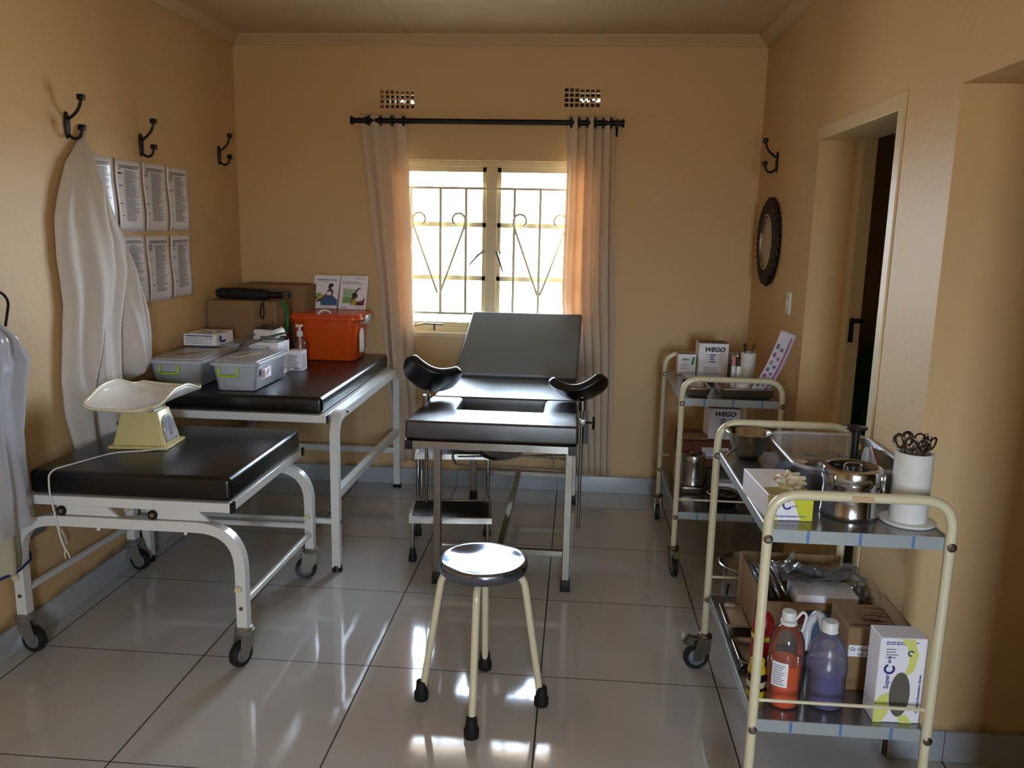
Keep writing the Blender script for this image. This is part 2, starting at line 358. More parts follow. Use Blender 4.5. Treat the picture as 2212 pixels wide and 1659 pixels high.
wall('wall_back', 'Y', YB, YB+.23, XL-.2, 4.0, 0, ZC, [(WX0, WX1, WZ0, WZ1)]+VE, wall_m)
wall('wall_left', 'X', XL-.2, XL, YF, YB, 0, ZC, [], wall_m)
wall('wall_right', 'X', XR, XR+.20, -1.6, YB, 0, ZC, [(.69, 1.555, 0, 1.90), (-.75, .275, 0, 1.905)], wall_m)
wall('wall_front', 'Y', YF-.2, YF, XL-.2, 4.0, 0, ZC, [(.75, 1.35, .85, 1.85)], wall_m)
struct(MB().box(XR+.20, 3.6, .275, .40, 0, ZC).build('wall_passage', wall_m, smooth=0))
struct(MB().box(XR+.20, 3.6, -1.6, .275, 1.905, 2.1).build('wall_passage_lintel', wall_m, smooth=0))
struct(MB().box(3.6, 3.7, -1.6, YB, 0, ZC).build('wall_store', wall_m, smooth=0))
struct(MB().box(XR, 3.7, -1.8, -1.6, 0, ZC).build('wall_near', wall_m, smooth=0))
wall('wall_side', 'X', XR, XR+.2, YF, -1.8, 0, ZC, [], wall_m)
# rounded plaster corner of the passage opening
# cornices
cp = [(0, 0), (.012, 0), (.020, .010), (.048, .034), (.060, .040), (.060, .05), (0, .05)]
z = 2.485
struct(MB().prism([(YB-a, z+b) for a, b in cp], XL, XR, 'X').build('trim_1', ceil_m, smooth=30))
struct(MB().prism([(XL+a, z+b) for a, b in cp], YF, YB, 'Y').build('trim_2', ceil_m, smooth=30))
struct(MB().prism([(XR-a, z+b) for a, b in cp], YF, YB, 'Y').build('trim_3', ceil_m, smooth=30))
struct(MB().box(-.30, -.27, YF, YB-.06, ZC-.004, ZC).build('trim_4', ceil_m))
# tiled skirting
def skirt(name, ax, fixed, sgn, a0, a1, h=.097):
    t = .010; m = MB(); k = math.floor(a0/.6); prev = a0
    while True:
        nx = min(a1, (k+1)*.6)
        if nx-prev > .01:
            if ax == 'X': m.box(prev+.0012, nx-.0012, min(fixed, fixed+sgn*t), max(fixed, fixed+sgn*t), .001, h)
            else: m.box(min(fixed, fixed+sgn*t), max(fixed, fixed+sgn*t), prev+.0012, nx-.0012, .001, h)
        prev = nx; k += 1
        if nx >= a1-1e-6: break
    m.cur = 1
    if ax == 'X': m.box(a0, a1, min(fixed, fixed+sgn*t*.6), max(fixed, fixed+sgn*t*.6), 0, h-.001)
    else: m.box(min(fixed, fixed+sgn*t*.6), max(fixed, fixed+sgn*t*.6), a0, a1, 0, h-.001)
    return struct(m.build(name, [skirt_m, grout_m], smooth=0))
skirt('baseboard_back', 'X', YB, -1, XL, XR); skirt('baseboard_left', 'Y', XL, 1, YF, YB-.01)
skirt('baseboard_right', 'Y', XR, -1, 1.61, YB-.01); skirt('baseboard_passage', 'X', .275, -1, XR+.001, 3.6)
skirt('baseboard_pier', 'Y', XR, -1, .285, .63)
# ---------------------------------------------------------------- window
win = thing('window_1', 'cream steel casement window with two sashes between the curtains', 'window', (.195, 2.755, WZ0)); struct(win)
y0, y1 = 2.735, 2.775
m = MB(); m.box(WX0, WX1, y0, y1, 1.853, WZ1).box(WX0, WX1, y0, y1, WZ0, .945).box(WX0, WX0+.03, y0, y1, .945, 1.853).box(WX1-.03, WX1, y0, y1, .945, 1.853).box(.148, .210, y0-.006, y1, .945, 1.853)
m.build('window_frame', frame_m, win, bev=.003)
for sx0, sx1 in ((WX0+.03, .148), (.210, WX1-.03)):
    m = MB(); y2, y3 = 2.742, 2.772
    m.box(sx0, sx0+.022, y2, y3, .945, 1.853).box(sx1-.022, sx1, y2, y3, .945, 1.853).box(sx0, sx1, y2, y3, 1.825, 1.853).box(sx0, sx1, y2, y3, .945, .975)
    m.box(sx0, sx1, y2, y3, 1.520, 1.548).box(sx0, sx1, y2, y3, 1.218, 1.246)
    s_ = m.build('sash', frame_m, win, bev=.002)
    for za, zb in ((.975, 1.218), (1.246, 1.520), (1.548, 1.825)):
        MB().box(sx0+.02, sx1-.02, 2.756, 2.759, za, zb).build('pane', glass, s_, smooth=0)
def pix(pts, y): return [(a, y, c) for a, c in pts]
for s, x, tip in ((-1, .134, (.060, 1.309)), (1, .214, (.253, 1.271))):
    m = MB(); m.cyl((x, 2.742, 1.383), (x, 2.70, 1.383), .010, 12); m.tube([(x, 2.702, 1.383), ((x*2+tip[0])/3, 2.69, 1.383+(tip[1]-1.383)*.25), (tip[0], 2.69, tip[1])], [.006, .007, .004], 8)
    m.box(x-.022*s*-1 if s > 0 else x, (x+.022) if s < 0 else x+.001, 2.736, 2.742, 1.376, 1.39)
    m.build('window_handle', steeld, win)
m = MB(); m.tube([(-.281, 2.735, .944), (-.20, 2.70, .966), (-.085, 2.69, .964)], .005, 8); m.cyl((-.14, 2.70, .93), (-.14, 2.695, .965), .006); m.build('peg_stay', steeld, win)
struct(MB().box(WX0-.0, WX1+.0, YB-.006, 2.735, WZ0-.012, WZ0+.012).build('window_sill', frame_m, smooth=0, bev=.003))
# burglar grille on the inside
gr = thing('burglar_grille', 'white wrought iron burglar bars with V shapes and scrolls inside the window', 'window bars', (.195, 2.715, 1.02))
y = 2.715; bars = (-.276, -.109, .037, .311, .456, .605)
m = MB(); m.box(WX0, WX1, y-.006, y+.006, 1.728, 1.742); m.build('rail', creamp, gr); MB().box(WX0, WX1, y-.006, y+.006, 1.022, 1.036).build('rail', creamp, gr)
for x in bars: MB().box(x-.0075, x+.0075, y-.0055, y+.0055, 1.03, 1.735).build('upright', creamp, gr)
for cx in (-.118, .458):
    m = MB()
    for s in (-1, 1):
        path = [(cx+s*.008, y-.008, 1.145), (cx+s*.150, y-.008, 1.535)]
        # scroll turning over towards the middle
        c0 = (cx+s*.112, 1.560)
        for k in range(15):
            a = rad(-20+255*k/14); rr = .040-.008*k/14
            path.append((c0[0]+s*rr*cos(a), y-.008, c0[1]+rr*sin(a)))
        m.tube(path, .0072, 8)
    m.build('scroll', creamp, gr)
# outside: pale yard wall far away seen through the glass
# ---------------------------------------------------------------- air vents
def vent(r, lab):
    x0, x1, z0, z1 = r; t = thing('air_vent', lab, 'vent', ((x0+x1)/2, YB, z0), group='square grid air vents above the window')
    m = MB(); nx, nz = 7, 4; px = (x1-x0)/nx; pz = (z1-z0)/nz
    for i in range(nx+1): m.box(x0+i*px-.004 if i else x0, x0+i*px+.004 if i < nx else x1, YB-.002, YB+.02, z0, z1)
    for j in range(nz+1): m.box(x0, x1, YB-.0015, YB+.019, z0+j*pz-.004 if j else z0, z0+j*pz+.004 if j < nz else z1)
    m.build('grid', wall_m, t, smooth=0)
    m = MB(); R = random.Random(int(x0*100))
    hh = [[R.random() < .38 for _ in range(14)] for _ in range(8)]
    for i in range(14):
        for j in range(8):
            xa = x0+i*px/2; za = z0+j*pz/2
            hole = hh[j][i] and 3 <= j <= 4 and i > 5
            if not hole: m.box(xa, xa+px/2, YB+.10, YB+.11, za, za+pz/2)
    m.build('mesh_backing', M('dark_brick', '#3a2a1c', .9), t, smooth=0)
vent(VE[0], 'square grid air vent high above the left curtain'); vent(VE[1], 'square grid air vent high above the right curtain')
# ---------------------------------------------------------------- curtain rod and curtains
rod = thing('curtain_rod', 'black metal curtain rod with stubby end caps across the window top', 'curtain rod', (.155, 2.60, 2.08))
yr = 2.60
MB().cyl((-.575, yr, 2.081), (.885, yr, 2.081), .0145, 18).build('pole', iron, rod)
for s, x in ((-1, -.575), (1, .885)): MB().lathe([(.014, 0), (.022, .001), (.022, .012), (.016, .014)], (x if s > 0 else x-.014, yr, 2.081), 18, 'X').build('end_cap', iron, rod)
for x in (-.50, .862):
    m = MB(); m.prism([(YB, 2.02), (YB, 2.10), (yr-.02, 2.10), (yr-.02, 2.062), (yr+.03, 2.062)], x-.006, x+.006, 'X'); m.build('bracket', iron, rod)
def interp(tab, t):
    for (a, p), (b, q) in zip(tab, tab[1:]):
        if t <= b: k = (t-a)/(b-a) if b > a else 0; return p+(q-p)*k
    return tab[-1][1]
def curtain(lab, left, right, folds, zb, amp=.026, ph=0, seed=1):
    c = thing('curtain', lab, 'curtain', ((left[0][1]+right[0][1])/2, yr, zb)); R = random.Random(seed); pw = [R.uniform(-.4, .4) for _ in range(12)]
    def fn(u, v):
        L_, R_ = interp(left, v), interp(right, v); t = u*folds
        w = sin(2*pi*t+ph); w = math.copysign(abs(w)**.75, w)
        x = L_+(R_-L_)*(u+.022*sin(4*pi*t+1)+.012*sin(9*v+pw[int(t) % 12]*5))
        yy = yr+.010+w*amp*(.85+.25*sin(3*v+pw[int(t) % 12]*3)) - .006*sin(7*v+5*u)
        yy += .035*min(1, max(0, (v-.35)/.2))
        return (x, min(yy, YB-.013-.004*sin(40*u)), 2.118-(2.118-zb)*v)
    MB().grid(fn, folds*22, 40).build('cloth', curt, c, smooth=80, solid=.0025)
    for k in range(folds*2):
        t = (k*.5+(-ph/(2*pi)) % .5)/folds
        if t > 1: continue
        L_, R_ = interp(left, .02), interp(right, .02); x = L_+(R_-L_)*t
        MB().tube([(x+.002*0, yr+.024*cos(a), 2.081+.024*sin(a)) for a in [2*pi*q/18 for q in range(18)]], .005, 6, closed=True).build('eyelet', iron, c)
    return c
curtain('beige curtain gathered at the left side of the window', [(0, -.545), (.45, -.458), (1, -.376)], [(0, -.290), (.35, -.262), (.7, -.25), (1, -.212)], 2, .15, ph=.4, seed=3)
curtain('beige pink curtain gathered at the right side, glowing peach against the window', [(0, .590), (.5, .592), (1, .700)], [(0, .845), (.55, .888), (1, .905)], 3, .12, ph=1.2, seed=5)
# ---------------------------------------------------------------- door opening to the store
dr = thing('door_1', 'cream steel door frame of the dark store room in the right wall', 'door frame', (XR, 1.12, 0)); struct(dr)
m = MB(); fw = .05
m.box(XR-.006, XR+.02, .69-fw, .690, 0, 1.945).box(XR-.006, XR+.02, .690, 1.575, 1.894, 1.945)
m.box(XR+.02, XR+.20, .690, .694, 0, 1.896).box(XR+.02, XR+.20, .69, 1.555, 1.896, 1.8995)
m.build('door_frame', frame_m, dr, bev=.003)
m = MB(); m.box(XR+.150, XR+.205, 1.47, 1.557, 0, 1.9); m.build('rebate_strip', frame_m, dr, bev=.002)
m = MB(); m.rbox(XR+.160, XR+.178, 1.464, 1.472, 1.085, 1.185, .002).rbox(XR+.165, XR+.215, 1.458, 1.468, 1.165, 1.183, .003); m.build('latch', iron, dr)
# store room contents
st = thing('storage_rack', 'dark shelving loaded with brown boxes inside the store room', 'shelving', (2.9, 2.5, 0))
dk = M('dark_rack', '#2a2019', .7)
m = MB()
for z_ in (.25, .75, 1.25, 1.75): m.box(2.35, 3.5, 2.30, 2.62, z_, z_+.03)
m.build('shelf', dk, st, smooth=0)
for x_ in (2.36, 3.46): MB().box(x_, x_+.03, 2.30, 2.33, 0, 2.1).build('post', dk, st, smooth=0)
for k, (x_, z_, w_, h_) in enumerate(((2.5, 1.28, .35, .25), (2.4, 1.78, .3, .35), (2.95, 1.28, .32, .22), (2.45, .78, .4, .3))):
    tag(MB().rbox(x_, x_+w_, 2.3, 2.58, z_, z_+h_, .004).build('storage_box', [cardd, card, cardd, card][k]), ['red brown box at the middle of the store shelves', 'tall cardboard box on the top store shelf', 'low red brown box beside another on the store shelf', 'wide cardboard box on the lower store shelf'][k], 'box', 'boxes on the store room shelves')
gb = thing('green_bin', 'tall green plastic bin with domed lid seen through the store doorway', 'bin', (2.33, 2.02, 0))
MB().rbox(2.10, 2.58, 1.85, 2.30, 0, .82, .03, 3).build('bin_body', greenpl, gb); MB().rbox(2.08, 2.60, 1.83, 2.32, .82, 1.0, .06, 4, .8).build('lid', greenpl, gb)
# ---------------------------------------------------------------- coat hooks
def hook(y, z, lab, s=1):
    t = thing('coat_hook', lab, 'hook', (XL if s > 0 else XR, y, z), 0 if s > 0 else pi, 'black iron double coat hooks')
    m = MB().at((XL if s > 0 else XR, y, z), 0 if s > 0 else pi)
    n = 14; m.add([(.0, .017*cos(2*pi*k/n), .052*sin(2*pi*k/n)) for k in range(n)]+[(.009, .013*cos(2*pi*k/n), .046*sin(2*pi*k/n)) for k in range(n)],
          [tuple(reversed(range(n))), tuple(range(n, 2*n))]+[(k, (k+1) % n, n+(k+1) % n, n+k) for k in range(n)])
    m.build('backplate', iron, t)
    for nm, pts in (('upper_arm', [(.006, 0, .02), (.03, 0, .035), (.055, 0, .06), (.066, 0, .095)]), ('lower_arm', [(.006, 0, -.035), (.028, 0, -.052), (.052, 0, -.045), (.062, 0, -.015)])):
        m = MB().at((XL if s > 0 else XR, y, z), 0 if s > 0 else pi); m.tube(fillet(pts, .02), .0058, 8); e = pts[-1]
        m.rbox(e[0]-.012, e[0]+.012, -.012, .012, e[2]-.004, e[2]+.018, .004); m.build(nm, iron, t)
    return t
hook(1.093, 1.869, 'black iron coat hook holding the white coverall on the left wall')
hook(1.629, 1.848, 'empty black iron coat hook above the row of pinned sheets')
hook(2.439, 1.874, 'empty black iron coat hook nearest the far left corner')
hook(2.268, 1.866, 'black iron coat hook on the right wall above the round mirror', -1)
hook(.46, 1.86, 'black iron coat hook holding the plastic apron and gown at the left edge')
# ---------------------------------------------------------------- pinned sheets
def sheet(y0, y1, z0, z1, lab, seed, frac=1):
    t = thing('protocol_sheet', lab, 'paper sheet', (XL, (y0+y1)/2, z0), group='laminated protocol sheets pinned on the left wall')
    R = random.Random(seed); a, b = R.uniform(-.4, .6), R.uniform(2, 4)
    def fn(u, v): return (XL+.0035+.005*(abs(u-.5)*2)**3+.003*sin(b*v*2+a), y0+(y1-y0)*u+.003*sin(5*v+a), z0+(z1-z0)*v)
    MB().grid(fn, 10, 10).build('page', papergl, t, smooth=80, solid=.0008)
    w, h = y1-y0, z1-z0; o = lambda u, v: (XL+.0075, y0+w*u, z0+h*v)
    lines(t, o(.10, .88), YU, ZU, w*.8, h*.05, 2, ink, seed, .45, 'heading', .1, words=False, off=.002)
    lines(t, o(.32, .14), YU, ZU, w*.55, h*.72, 40, ink, seed+50, .38, 'printed_text', .45, off=.002)
    m = MB()
    for k in range(7):
        zz = .85-[.0, .02, .04, .06, .22, .45, .62][k]+R.uniform(-.02, .02); m.box(XL+.0085, XL+.009, y0+w*.08, y0+w*(.14+.12*R.random()), z0+h*zz, z0+h*(zz+.012))
    m.build('side_heading', ink, t, smooth=0)
sheet(1.187, 1.385, 1.475, 1.775, 'pinned sheet in the top row, half hidden by the white coverall', 11)
sheet(1.400, 1.608, 1.472, 1.772, 'pinned sheet in the top row, second from the coverall', 12)
sheet(1.622, 1.828, 1.474, 1.774, 'pinned sheet in the top row with a narrow text column, third from the coverall', 13)
sheet(1.842, 2.045, 1.476, 1.770, 'pinned sheet at the far end of the top row', 14)
sheet(1.400, 1.606, 1.155, 1.455, 'pinned sheet in the bottom row, partly behind the white coverall', 15)
sheet(1.620, 1.828, 1.152, 1.452, 'pinned sheet at the middle of the bottom row', 16)
sheet(1.842, 2.040, 1.158, 1.452, 'pinned sheet at the far end of the bottom row', 17)
# ---------------------------------------------------------------- hanging coverall and gown
def drape(m, L_, R_, n, xb, bulge, folds, fa, seed, bot=1, xref=-1.17, split=None):
    k_ = (.684-xb-.012)/(.684-xref); L_ = [(1.519-(1.519-a)*k_, -2.018+(b+2.018)*k_) for a, b in L_]; R_ = [(1.519-(1.519-a)*k_, -2.018+(b+2.018)*k_) for a, b in R_]
    # L_/R_: lists (z, y) top to bottom; closed body from the wall side out
    R = random.Random(seed); ph = [R.uniform(0, 6) for _ in range(8)]
    zt, zb_ = L_[0][0], L_[-1][0]
    tl = [(-a, b) for a, b in L_]; tr = [(-a, b) for a, b in R_]
    def front(u, v):
        z_ = zt+(zb_-zt)*v; l, r = interp(tl, -z_), interp(tr, -z_); w = abs(r-l)
        pr = sin(pi*u)**.6 if 0 < u < 1 else 0
        x = xb+(bulge*(1-(1-bot)*v**3)*min(1, w/.25)*pr)+fa*min(1, w/.2)*pr*(sin(2*pi*folds*u+ph[0]+1.4*v)+.5*sin(2*pi*folds*1.9*u+ph[1]-3*v+sin(5*v))+.25*sin(9*v+7*u+ph[2]))
        if split and z_ < split[0]:
            q = (split[0]-z_)/(split[0]-zb_); wd = .012+split[2]*q; g = math.exp(-((u-split[1])/wd)**4); x = max(xb+.004, x-split[3]*g*min(1, q*7))
        return (x, l+(r-l)*u, z_)
    def back(u, v):
        p = front(u, v); return (xb-.004 if 0 < u < 1 else p[0], p[1], p[2])
    nu = 90 if split else 36; m.grid(front, nu, 70); m.grid(back, nu, 70, True); return m
sl = [(1.86, 1.045), (1.805, 1.015), (1.72, .925), (1.605, .865), (1.52, .834), (1.38, .828), (1.31, .838), (1.21, .846), (1.09, .822), (1.045, .815), (.945, .797), (.806, .802), (.71, .832), (.62, .86)]
sr = [(1.86, 1.060), (1.805, 1.065), (1.74, 1.079), (1.598, 1.139), (1.51, 1.20), (1.437, 1.26), (1.32, 1.27), (1.18, 1.19), (1.09, 1.15), (.945, 1.14), (.78, 1.15), (.62, 1.14)]
cv = thing('coverall', 'white hooded protective coverall hanging from the left wall hook, legs dangling', 'coverall', (XL+.07, 1.09, .62))
m = MB(); drape(m, sl, sr, 10, XL+.015, .085, 2.3, .013, 4, split=(1.10, .40, .155, .085)); m.build('body', suitm, cv, smooth=80)
m = MB(); drape(m, [(1.44, 1.20), (1.32, 1.15), (1.21, 1.125), (1.05, 1.125), (.95, 1.13), (.90, 1.15), (.872, 1.19)], [(1.44, 1.262), (1.32, 1.325), (1.165, 1.362), (1.042, 1.386), (.95, 1.382), (.90, 1.36), (.872, 1.27)], 10, XL+.03, .085, 1.8, .014, 12); m.build('sleeve', suitm, cv, smooth=80)
ap = thing('plastic_apron', 'milky white plastic apron hanging at the left edge over the gown', 'apron', (-1.12, .36, .52))
m = MB(); drape(m, [(1.24, .28), (1.1, .16), (.9, .15), (.55, .14)], [(1.24, .36), (1.19, .405), (1.15, .462), (1.075, .53), (.99, .488), (.855, .445), (.652, .462), (.53, .482)], 10, -1.185, .075, 2.5, .012, 21, xref=-1.10); m.build('sheet', plastw, ap, smooth=80)
MB().tube(fillet([(-1.17, .28, 1.22), (-1.20, .42, 1.30), (-1.20, .46, 1.86), (-1.22, .46, 1.84)], .1, 8), .003, 6).build('neck_strap', plastw, ap)
gw = thing('gown', 'cream fabric gown with dark blue binding hanging behind the plastic apron', 'gown', (-1.2, .34, .43))
m = MB(); drape(m, [(1.70, .40), (1.3, .27), (.9, .15), (.425, .16)], [(1.70, .44), (1.36, .40), (1.2, .405), (.9, .41), (.60, .43), (.455, .432), (.425, .42)], 10, -1.262, .065, 2.2, .010, 31, xref=-1.10); m.build('cloth', gownm, gw, smooth=80)
bl = M('blue_binding', '#1d3f78', .8)
MB().tube([(-1.192-.05*abs(k/6-1)**3, .345+.285*k/12, .333-.003*sin(k*1.3)+.012*(k/12)**5) for k in range(13)], .0045, 6).build('hem_binding', bl, gw)
MB().tube(fillet([(-1.20, .44, 1.275), (-1.19, .535, 1.285), (-1.185, .565, 1.25), (-1.18, .53, 1.17)], .03), .0045, 6).build('neck_binding', iron, gw)
# adapter on the wall
wa = thing('wall_adapter', 'grey cable box low on the left wall with thin white wires', 'cable box', (XL, .68, .40))
MB().rbox(XL, XL+.03, .64, .735, .385, .42, .006).build('case', M('grey_plastic', '#76716d', .5), wa)
MB().tube(fillet([(XL+.015, .735, .40), (XL+.02, .80, .395), (XL+.03, .83, .34), (XL+.03, .845, .29)], .03), .0025, 6).build('wire', whitepl, wa)
# ---------------------------------------------------------------- round mirror, switch
cm = thing('round_mirror', 'round mirror in a thick carved dark brown frame on the right wall', 'mirror', (XR, 2.27, 1.26))
cy_, cz_, Rr = 2.275, 1.478, .218
darkwood = M('dark_carved_wood', '#120a08', .45, var=.4, vs=40, bump=.8, bs=60)
def ringfn(u, v):
    a = 2*pi*u; b = 2*pi*v; rm = .176; hw = .040+.004*sin(26*a)+.003*sin(41*a+2*sin(b*2)); hx = .020+.004*sin(33*a+b*3)
    rr = rm+hw*cos(b); xx = .014+hx*sin(b); xx = max(xx, 0.0)
    return (XR-xx, cy_+rr*cos(a), cz_+rr*sin(a))
MB().grid(ringfn, 180, 18).build('carved_frame', darkwood, cm, smooth=60)
MB().lathe([(.130, -.018), (.138, -.030), (.130, -.031), (.126, -.018)], (XR, cy_, cz_), 48, 'X', cap=False).build('inner_rim', steel, cm)
MB().lathe([(.0001, -.016), (.131, -.016), (.131, -.020), (.0001, -.020)], (XR, cy_, cz_), 48, 'X').build('mirror_glass', M('cloudy_mirror', '#b8ab94', .25, .35, var=.15, vs=12), cm)
sw = thing('light_switch', 'white light switch plate on the right wall below the round mirror', 'switch', (XR, 1.83, 1.165))
MB().rbox(XR-.008, XR, 1.785, 1.87, 1.160, 1.262, .003).build('plate', whitepl, sw); MB().rbox(XR-.013, XR-.008, 1.82, 1.835, 1.195, 1.225, .002).build('rocker', whitepl, sw)
# ================================================================= FURNITURE
def caster(par, x, y, zt, r, d, w=.028, trail=.03, brake=False, fm=None, tm=None, big=1):
    fm = fm or greym; tm = tm or tyre
    m = MB().at((x, y, 0), d)          # local +X = trailing direction
    m.lathe([(.018*big, zt), (.024*big, zt-.004), (.026*big, zt-.008), (.0235*big, zt-.010), (.027*big, zt-.013), (.026*big, zt-.022), (.020*big, zt-.027)], (0, 0, 0), 22)
    for s in (-1, 1):
        yy = s*(w/2+.003); pts = [(-.022*big, zt-.018), (.026*big, zt-.018), (trail+.014*big, r+.018*big), (trail+.012*big, r-.012), (trail-.012*big, r-.012), (-.020*big, r+.026*big)]
        m.prism(pts, yy-.0015, yy+.0015, 'Y')
    m.box(-.022, .026, -w/2-.003, w/2+.003, zt-.022, zt-.017)
    m.cyl((trail, -w/2-.006, r), (trail, w/2+.006, r), .006, 10)
    if brake: m.prism([(.02, zt-.02), (.055, zt-.01), (.075, zt-.035), (.06, zt-.045), (.045, zt-.028)], -.012, .012, 'Y')
    c = m.build('caster', fm, par)
    t = MB().at((x, y, 0), d); t.lathe([(r*.66, -w*.45), (r*.93, -w*.5), (r, -w*.3), (r, w*.3), (r*.93, w*.5), (r*.66, w*.45)], (trail, 0, r), 28, 'Y', cap=False); t.build('wheel', tm, c)
    h = MB().at((x, y, 0), d); h.lathe([(.0001, -w*.30), (r*.30, -w*.42), (r*.60, -w*.25), (r*.68, -w*.42), (r*.68, w*.42), (r*.60, w*.25), (r*.30, w*.42), (.0001, w*.30)], (trail, 0, r), 24, 'Y', cap=False); h.build('hub', hubm, c)
    return c
def sqt(path, w, h, up=None, r=.12, n=8):
    m = MB(); m.tube(arcfillet(path, r, n), 0, sq=(w, h), up=up); return m
# ---- low bed with casters
lb = thing('foot_extension_couch', 'low wheeled examination couch section with black pad and white frame', 'couch', (-.82, .93, 0))
MB().rbox(-1.175, -.460, .565, 1.270, .588, .673, .018, 4).build('pad', vinyl, lb, smooth=50)
m = MB(); m.box(-1.20, -.461, .555, .585, .553, .587).box(-1.20, -.461, 1.268, 1.296, .553, .587).box(-1.20, -1.17, .585, 1.268, .553, .587).box(-.487, -.457, .585, 1.268, .553, .587).box(-.84, -.81, .585, 1.268, .556, .584)
m.build('top_frame', whitep, lb, bev=.003)
for yy in (.555, 1.282): MB().box(-.461, -.453, yy-.0, yy+.016 if yy > 1 else yy+.030, .553, .587).build('end_cap', black, lb)
xl, xr = -1.234, -.434
for yy in (.570, 1.293):
    m = sqt([(xl, yy, .138), (xl, yy, .498), (xr, yy, .498), (xr, yy, .138)], .036, .038, up=(0, 1, 0), r=.15, n=10)
    lg = m.build('leg_frame', whitep, lb, smooth=40)
    for xx in (xl, xr):
        MB().cyl((xx-.004, yy-.019, .285), (xx-.004, yy-.034, .285), .012, 14).build('knob', creamp, lb)
        MB().cyl((xx, yy-.019, .213), (xx, yy-.024, .213), .007, 8).build('bolt', steeld, lb)
for xx, z0_ in ((xl, .215), (xr, .215)): MB().cyl((xx, .59, .225), (xx, 1.275, .205), .014, 14).build('side_bar', whitep, lb)
MB().cyl((xl+.02, 1.285, .24), (xr, 1.285, .24), .012, 12).build('cross_bar', whitep, lb)
for xx in (-1.06, -.735):
    b_ = MB(); b_.prism([(xx-.02, .553), (xx+.16, .553), (xx+.20, .519), (xx+.02, .519), (xx-.012, .525)], .562, .574, 'Y'); p_ = b_.build('bracket', whitep, lb)
    MB().cyl((xx, .556, .534), (xx, .585, .534), .017, 18).build('roller', black, p_); MB().cyl((xx, .552, .534), (xx, .558, .534), .008, 12).build('bolt', steel, p_)
for xx in (-.93, -.62): MB().cyl((xx, .556, .470), (xx, .556, .482), .006, 10).build('stud', whitepl, lb)
caster(lb, xr, .570, .142, .046, rad(-110), brake=False, trail=.022, big=1.25, w=.030); caster(lb, xl, .570, .142, .046, rad(-12), trail=.03, big=1.25, w=.030)
caster(lb, xr, 1.293, .142, .046, rad(190), brake=True, trail=.022, big=1.25, w=.030); caster(lb, xl, 1.293, .142, .046, rad(-12), trail=.03, big=1.25, w=.030)
# ---- high bed
hb = thing('examination_couch', 'high white framed examination couch with black pad holding the boxes and orange bin', 'couch', (-.80, 2.0, 0))
MB().rbox(-1.225, -.392, 1.362, 2.600, .716, .790, .018, 4).build('pad', vinyl, hb, smooth=50)
m = MB(); m.box(-1.235, -.372, 1.352, 1.382, .681, .715).box(-1.235, -.372, 2.60, 2.63, .681, .715).box(-1.235, -1.205, 1.382, 2.60, .681, .715).box(-.402, -.372, 1.382, 2.60, .681, .715)
m.build('top_frame', whitep, hb, bev=.003)
MB().box(-.372, -.364, 1.352, 1.382, .681, .715).build('end_cap', black, hb)
for xx in (-.345, -1.215):
    m = sqt([(xx, 1.383, .02), (xx, 1.383, .700), (xx, 2.615, .700), (xx, 2.615, .02)], .036, .036, up=(1, 0, 0), r=.10, n=10); m.build('leg_frame', whitep, hb, smooth=40)
    m = MB(); m.cyl((xx, 1.383, 0), (xx, 1.383, .028), .024, 14, .021); m.cyl((xx, 2.615, 0), (xx, 2.615, .012), .025, 14).cyl((xx, 2.615, .012), (xx, 2.615, .03), .01, 10); m.build('foot', black, hb)
    s_ = 1 if xx > -1 else -1
    for yy in (1.52, 2.53): MB().sph((xx+s_*.019, yy, .700), .009, 10, (.6, 1, 1)).build('bolt', chrome, hb)
    MB().tube([(xx, 1.40, .355), (xx, 2.60, .340)], 0, sq=(.034, .034), up=ZU).build('side_bar', whitep, hb)
MB().cyl((-1.215, 1.383, .230), (-.345, 1.383, .230), .013, 12).build('cross_bar', whitep, hb)
MB().tube([(-1.215, 2.615, .225), (-.345, 2.615, .225)], 0, sq=(.034, .034), up=ZU).build('cross_bar', whitep, hb)
MB().cyl((-.327, 1.383, .23), (-.318, 1.383, .23), .008, 8).build('bolt', steeld, hb)
# ---- gynaecological couch
gc = thing('delivery_couch', 'black padded delivery couch with raised backrest on a steel frame', 'couch', (.38, 1.9, 0))
zt0, zt1 = .646, .728
# front pad, a U open to the back
nx0, nx1, ny = .163, .548, 1.525
b = bmesh.new(); pts = [(-.014, 1.272), (.706, 1.272), (.698, 1.790), (nx1+.01, 1.790), (nx1, 1.760), (nx1, ny), (nx0, ny), (nx0, 1.760), (nx0-.01, 1.790), (.008, 1.790)]
vb = [b.verts.new((x, y, zt0)) for x, y in pts]; f = b.faces.new(vb); r_ = bmesh.ops.extrude_face_region(b, geom=[f])
for v in r_['geom']:
    if isinstance(v, bmesh.types.BMVert): v.co.z = zt1
bmesh.ops.bevel(b, geom=list(b.edges), offset=.013, segments=4, profile=.5, affect='EDGES')
MB().bm(b).build('front_pad', vinyl2, gc, smooth=50)
MB().rbox(.012, .698, 1.800, 2.318, zt0, zt1, .013, 4).build('seat_pad', vinyl2, gc, smooth=50)
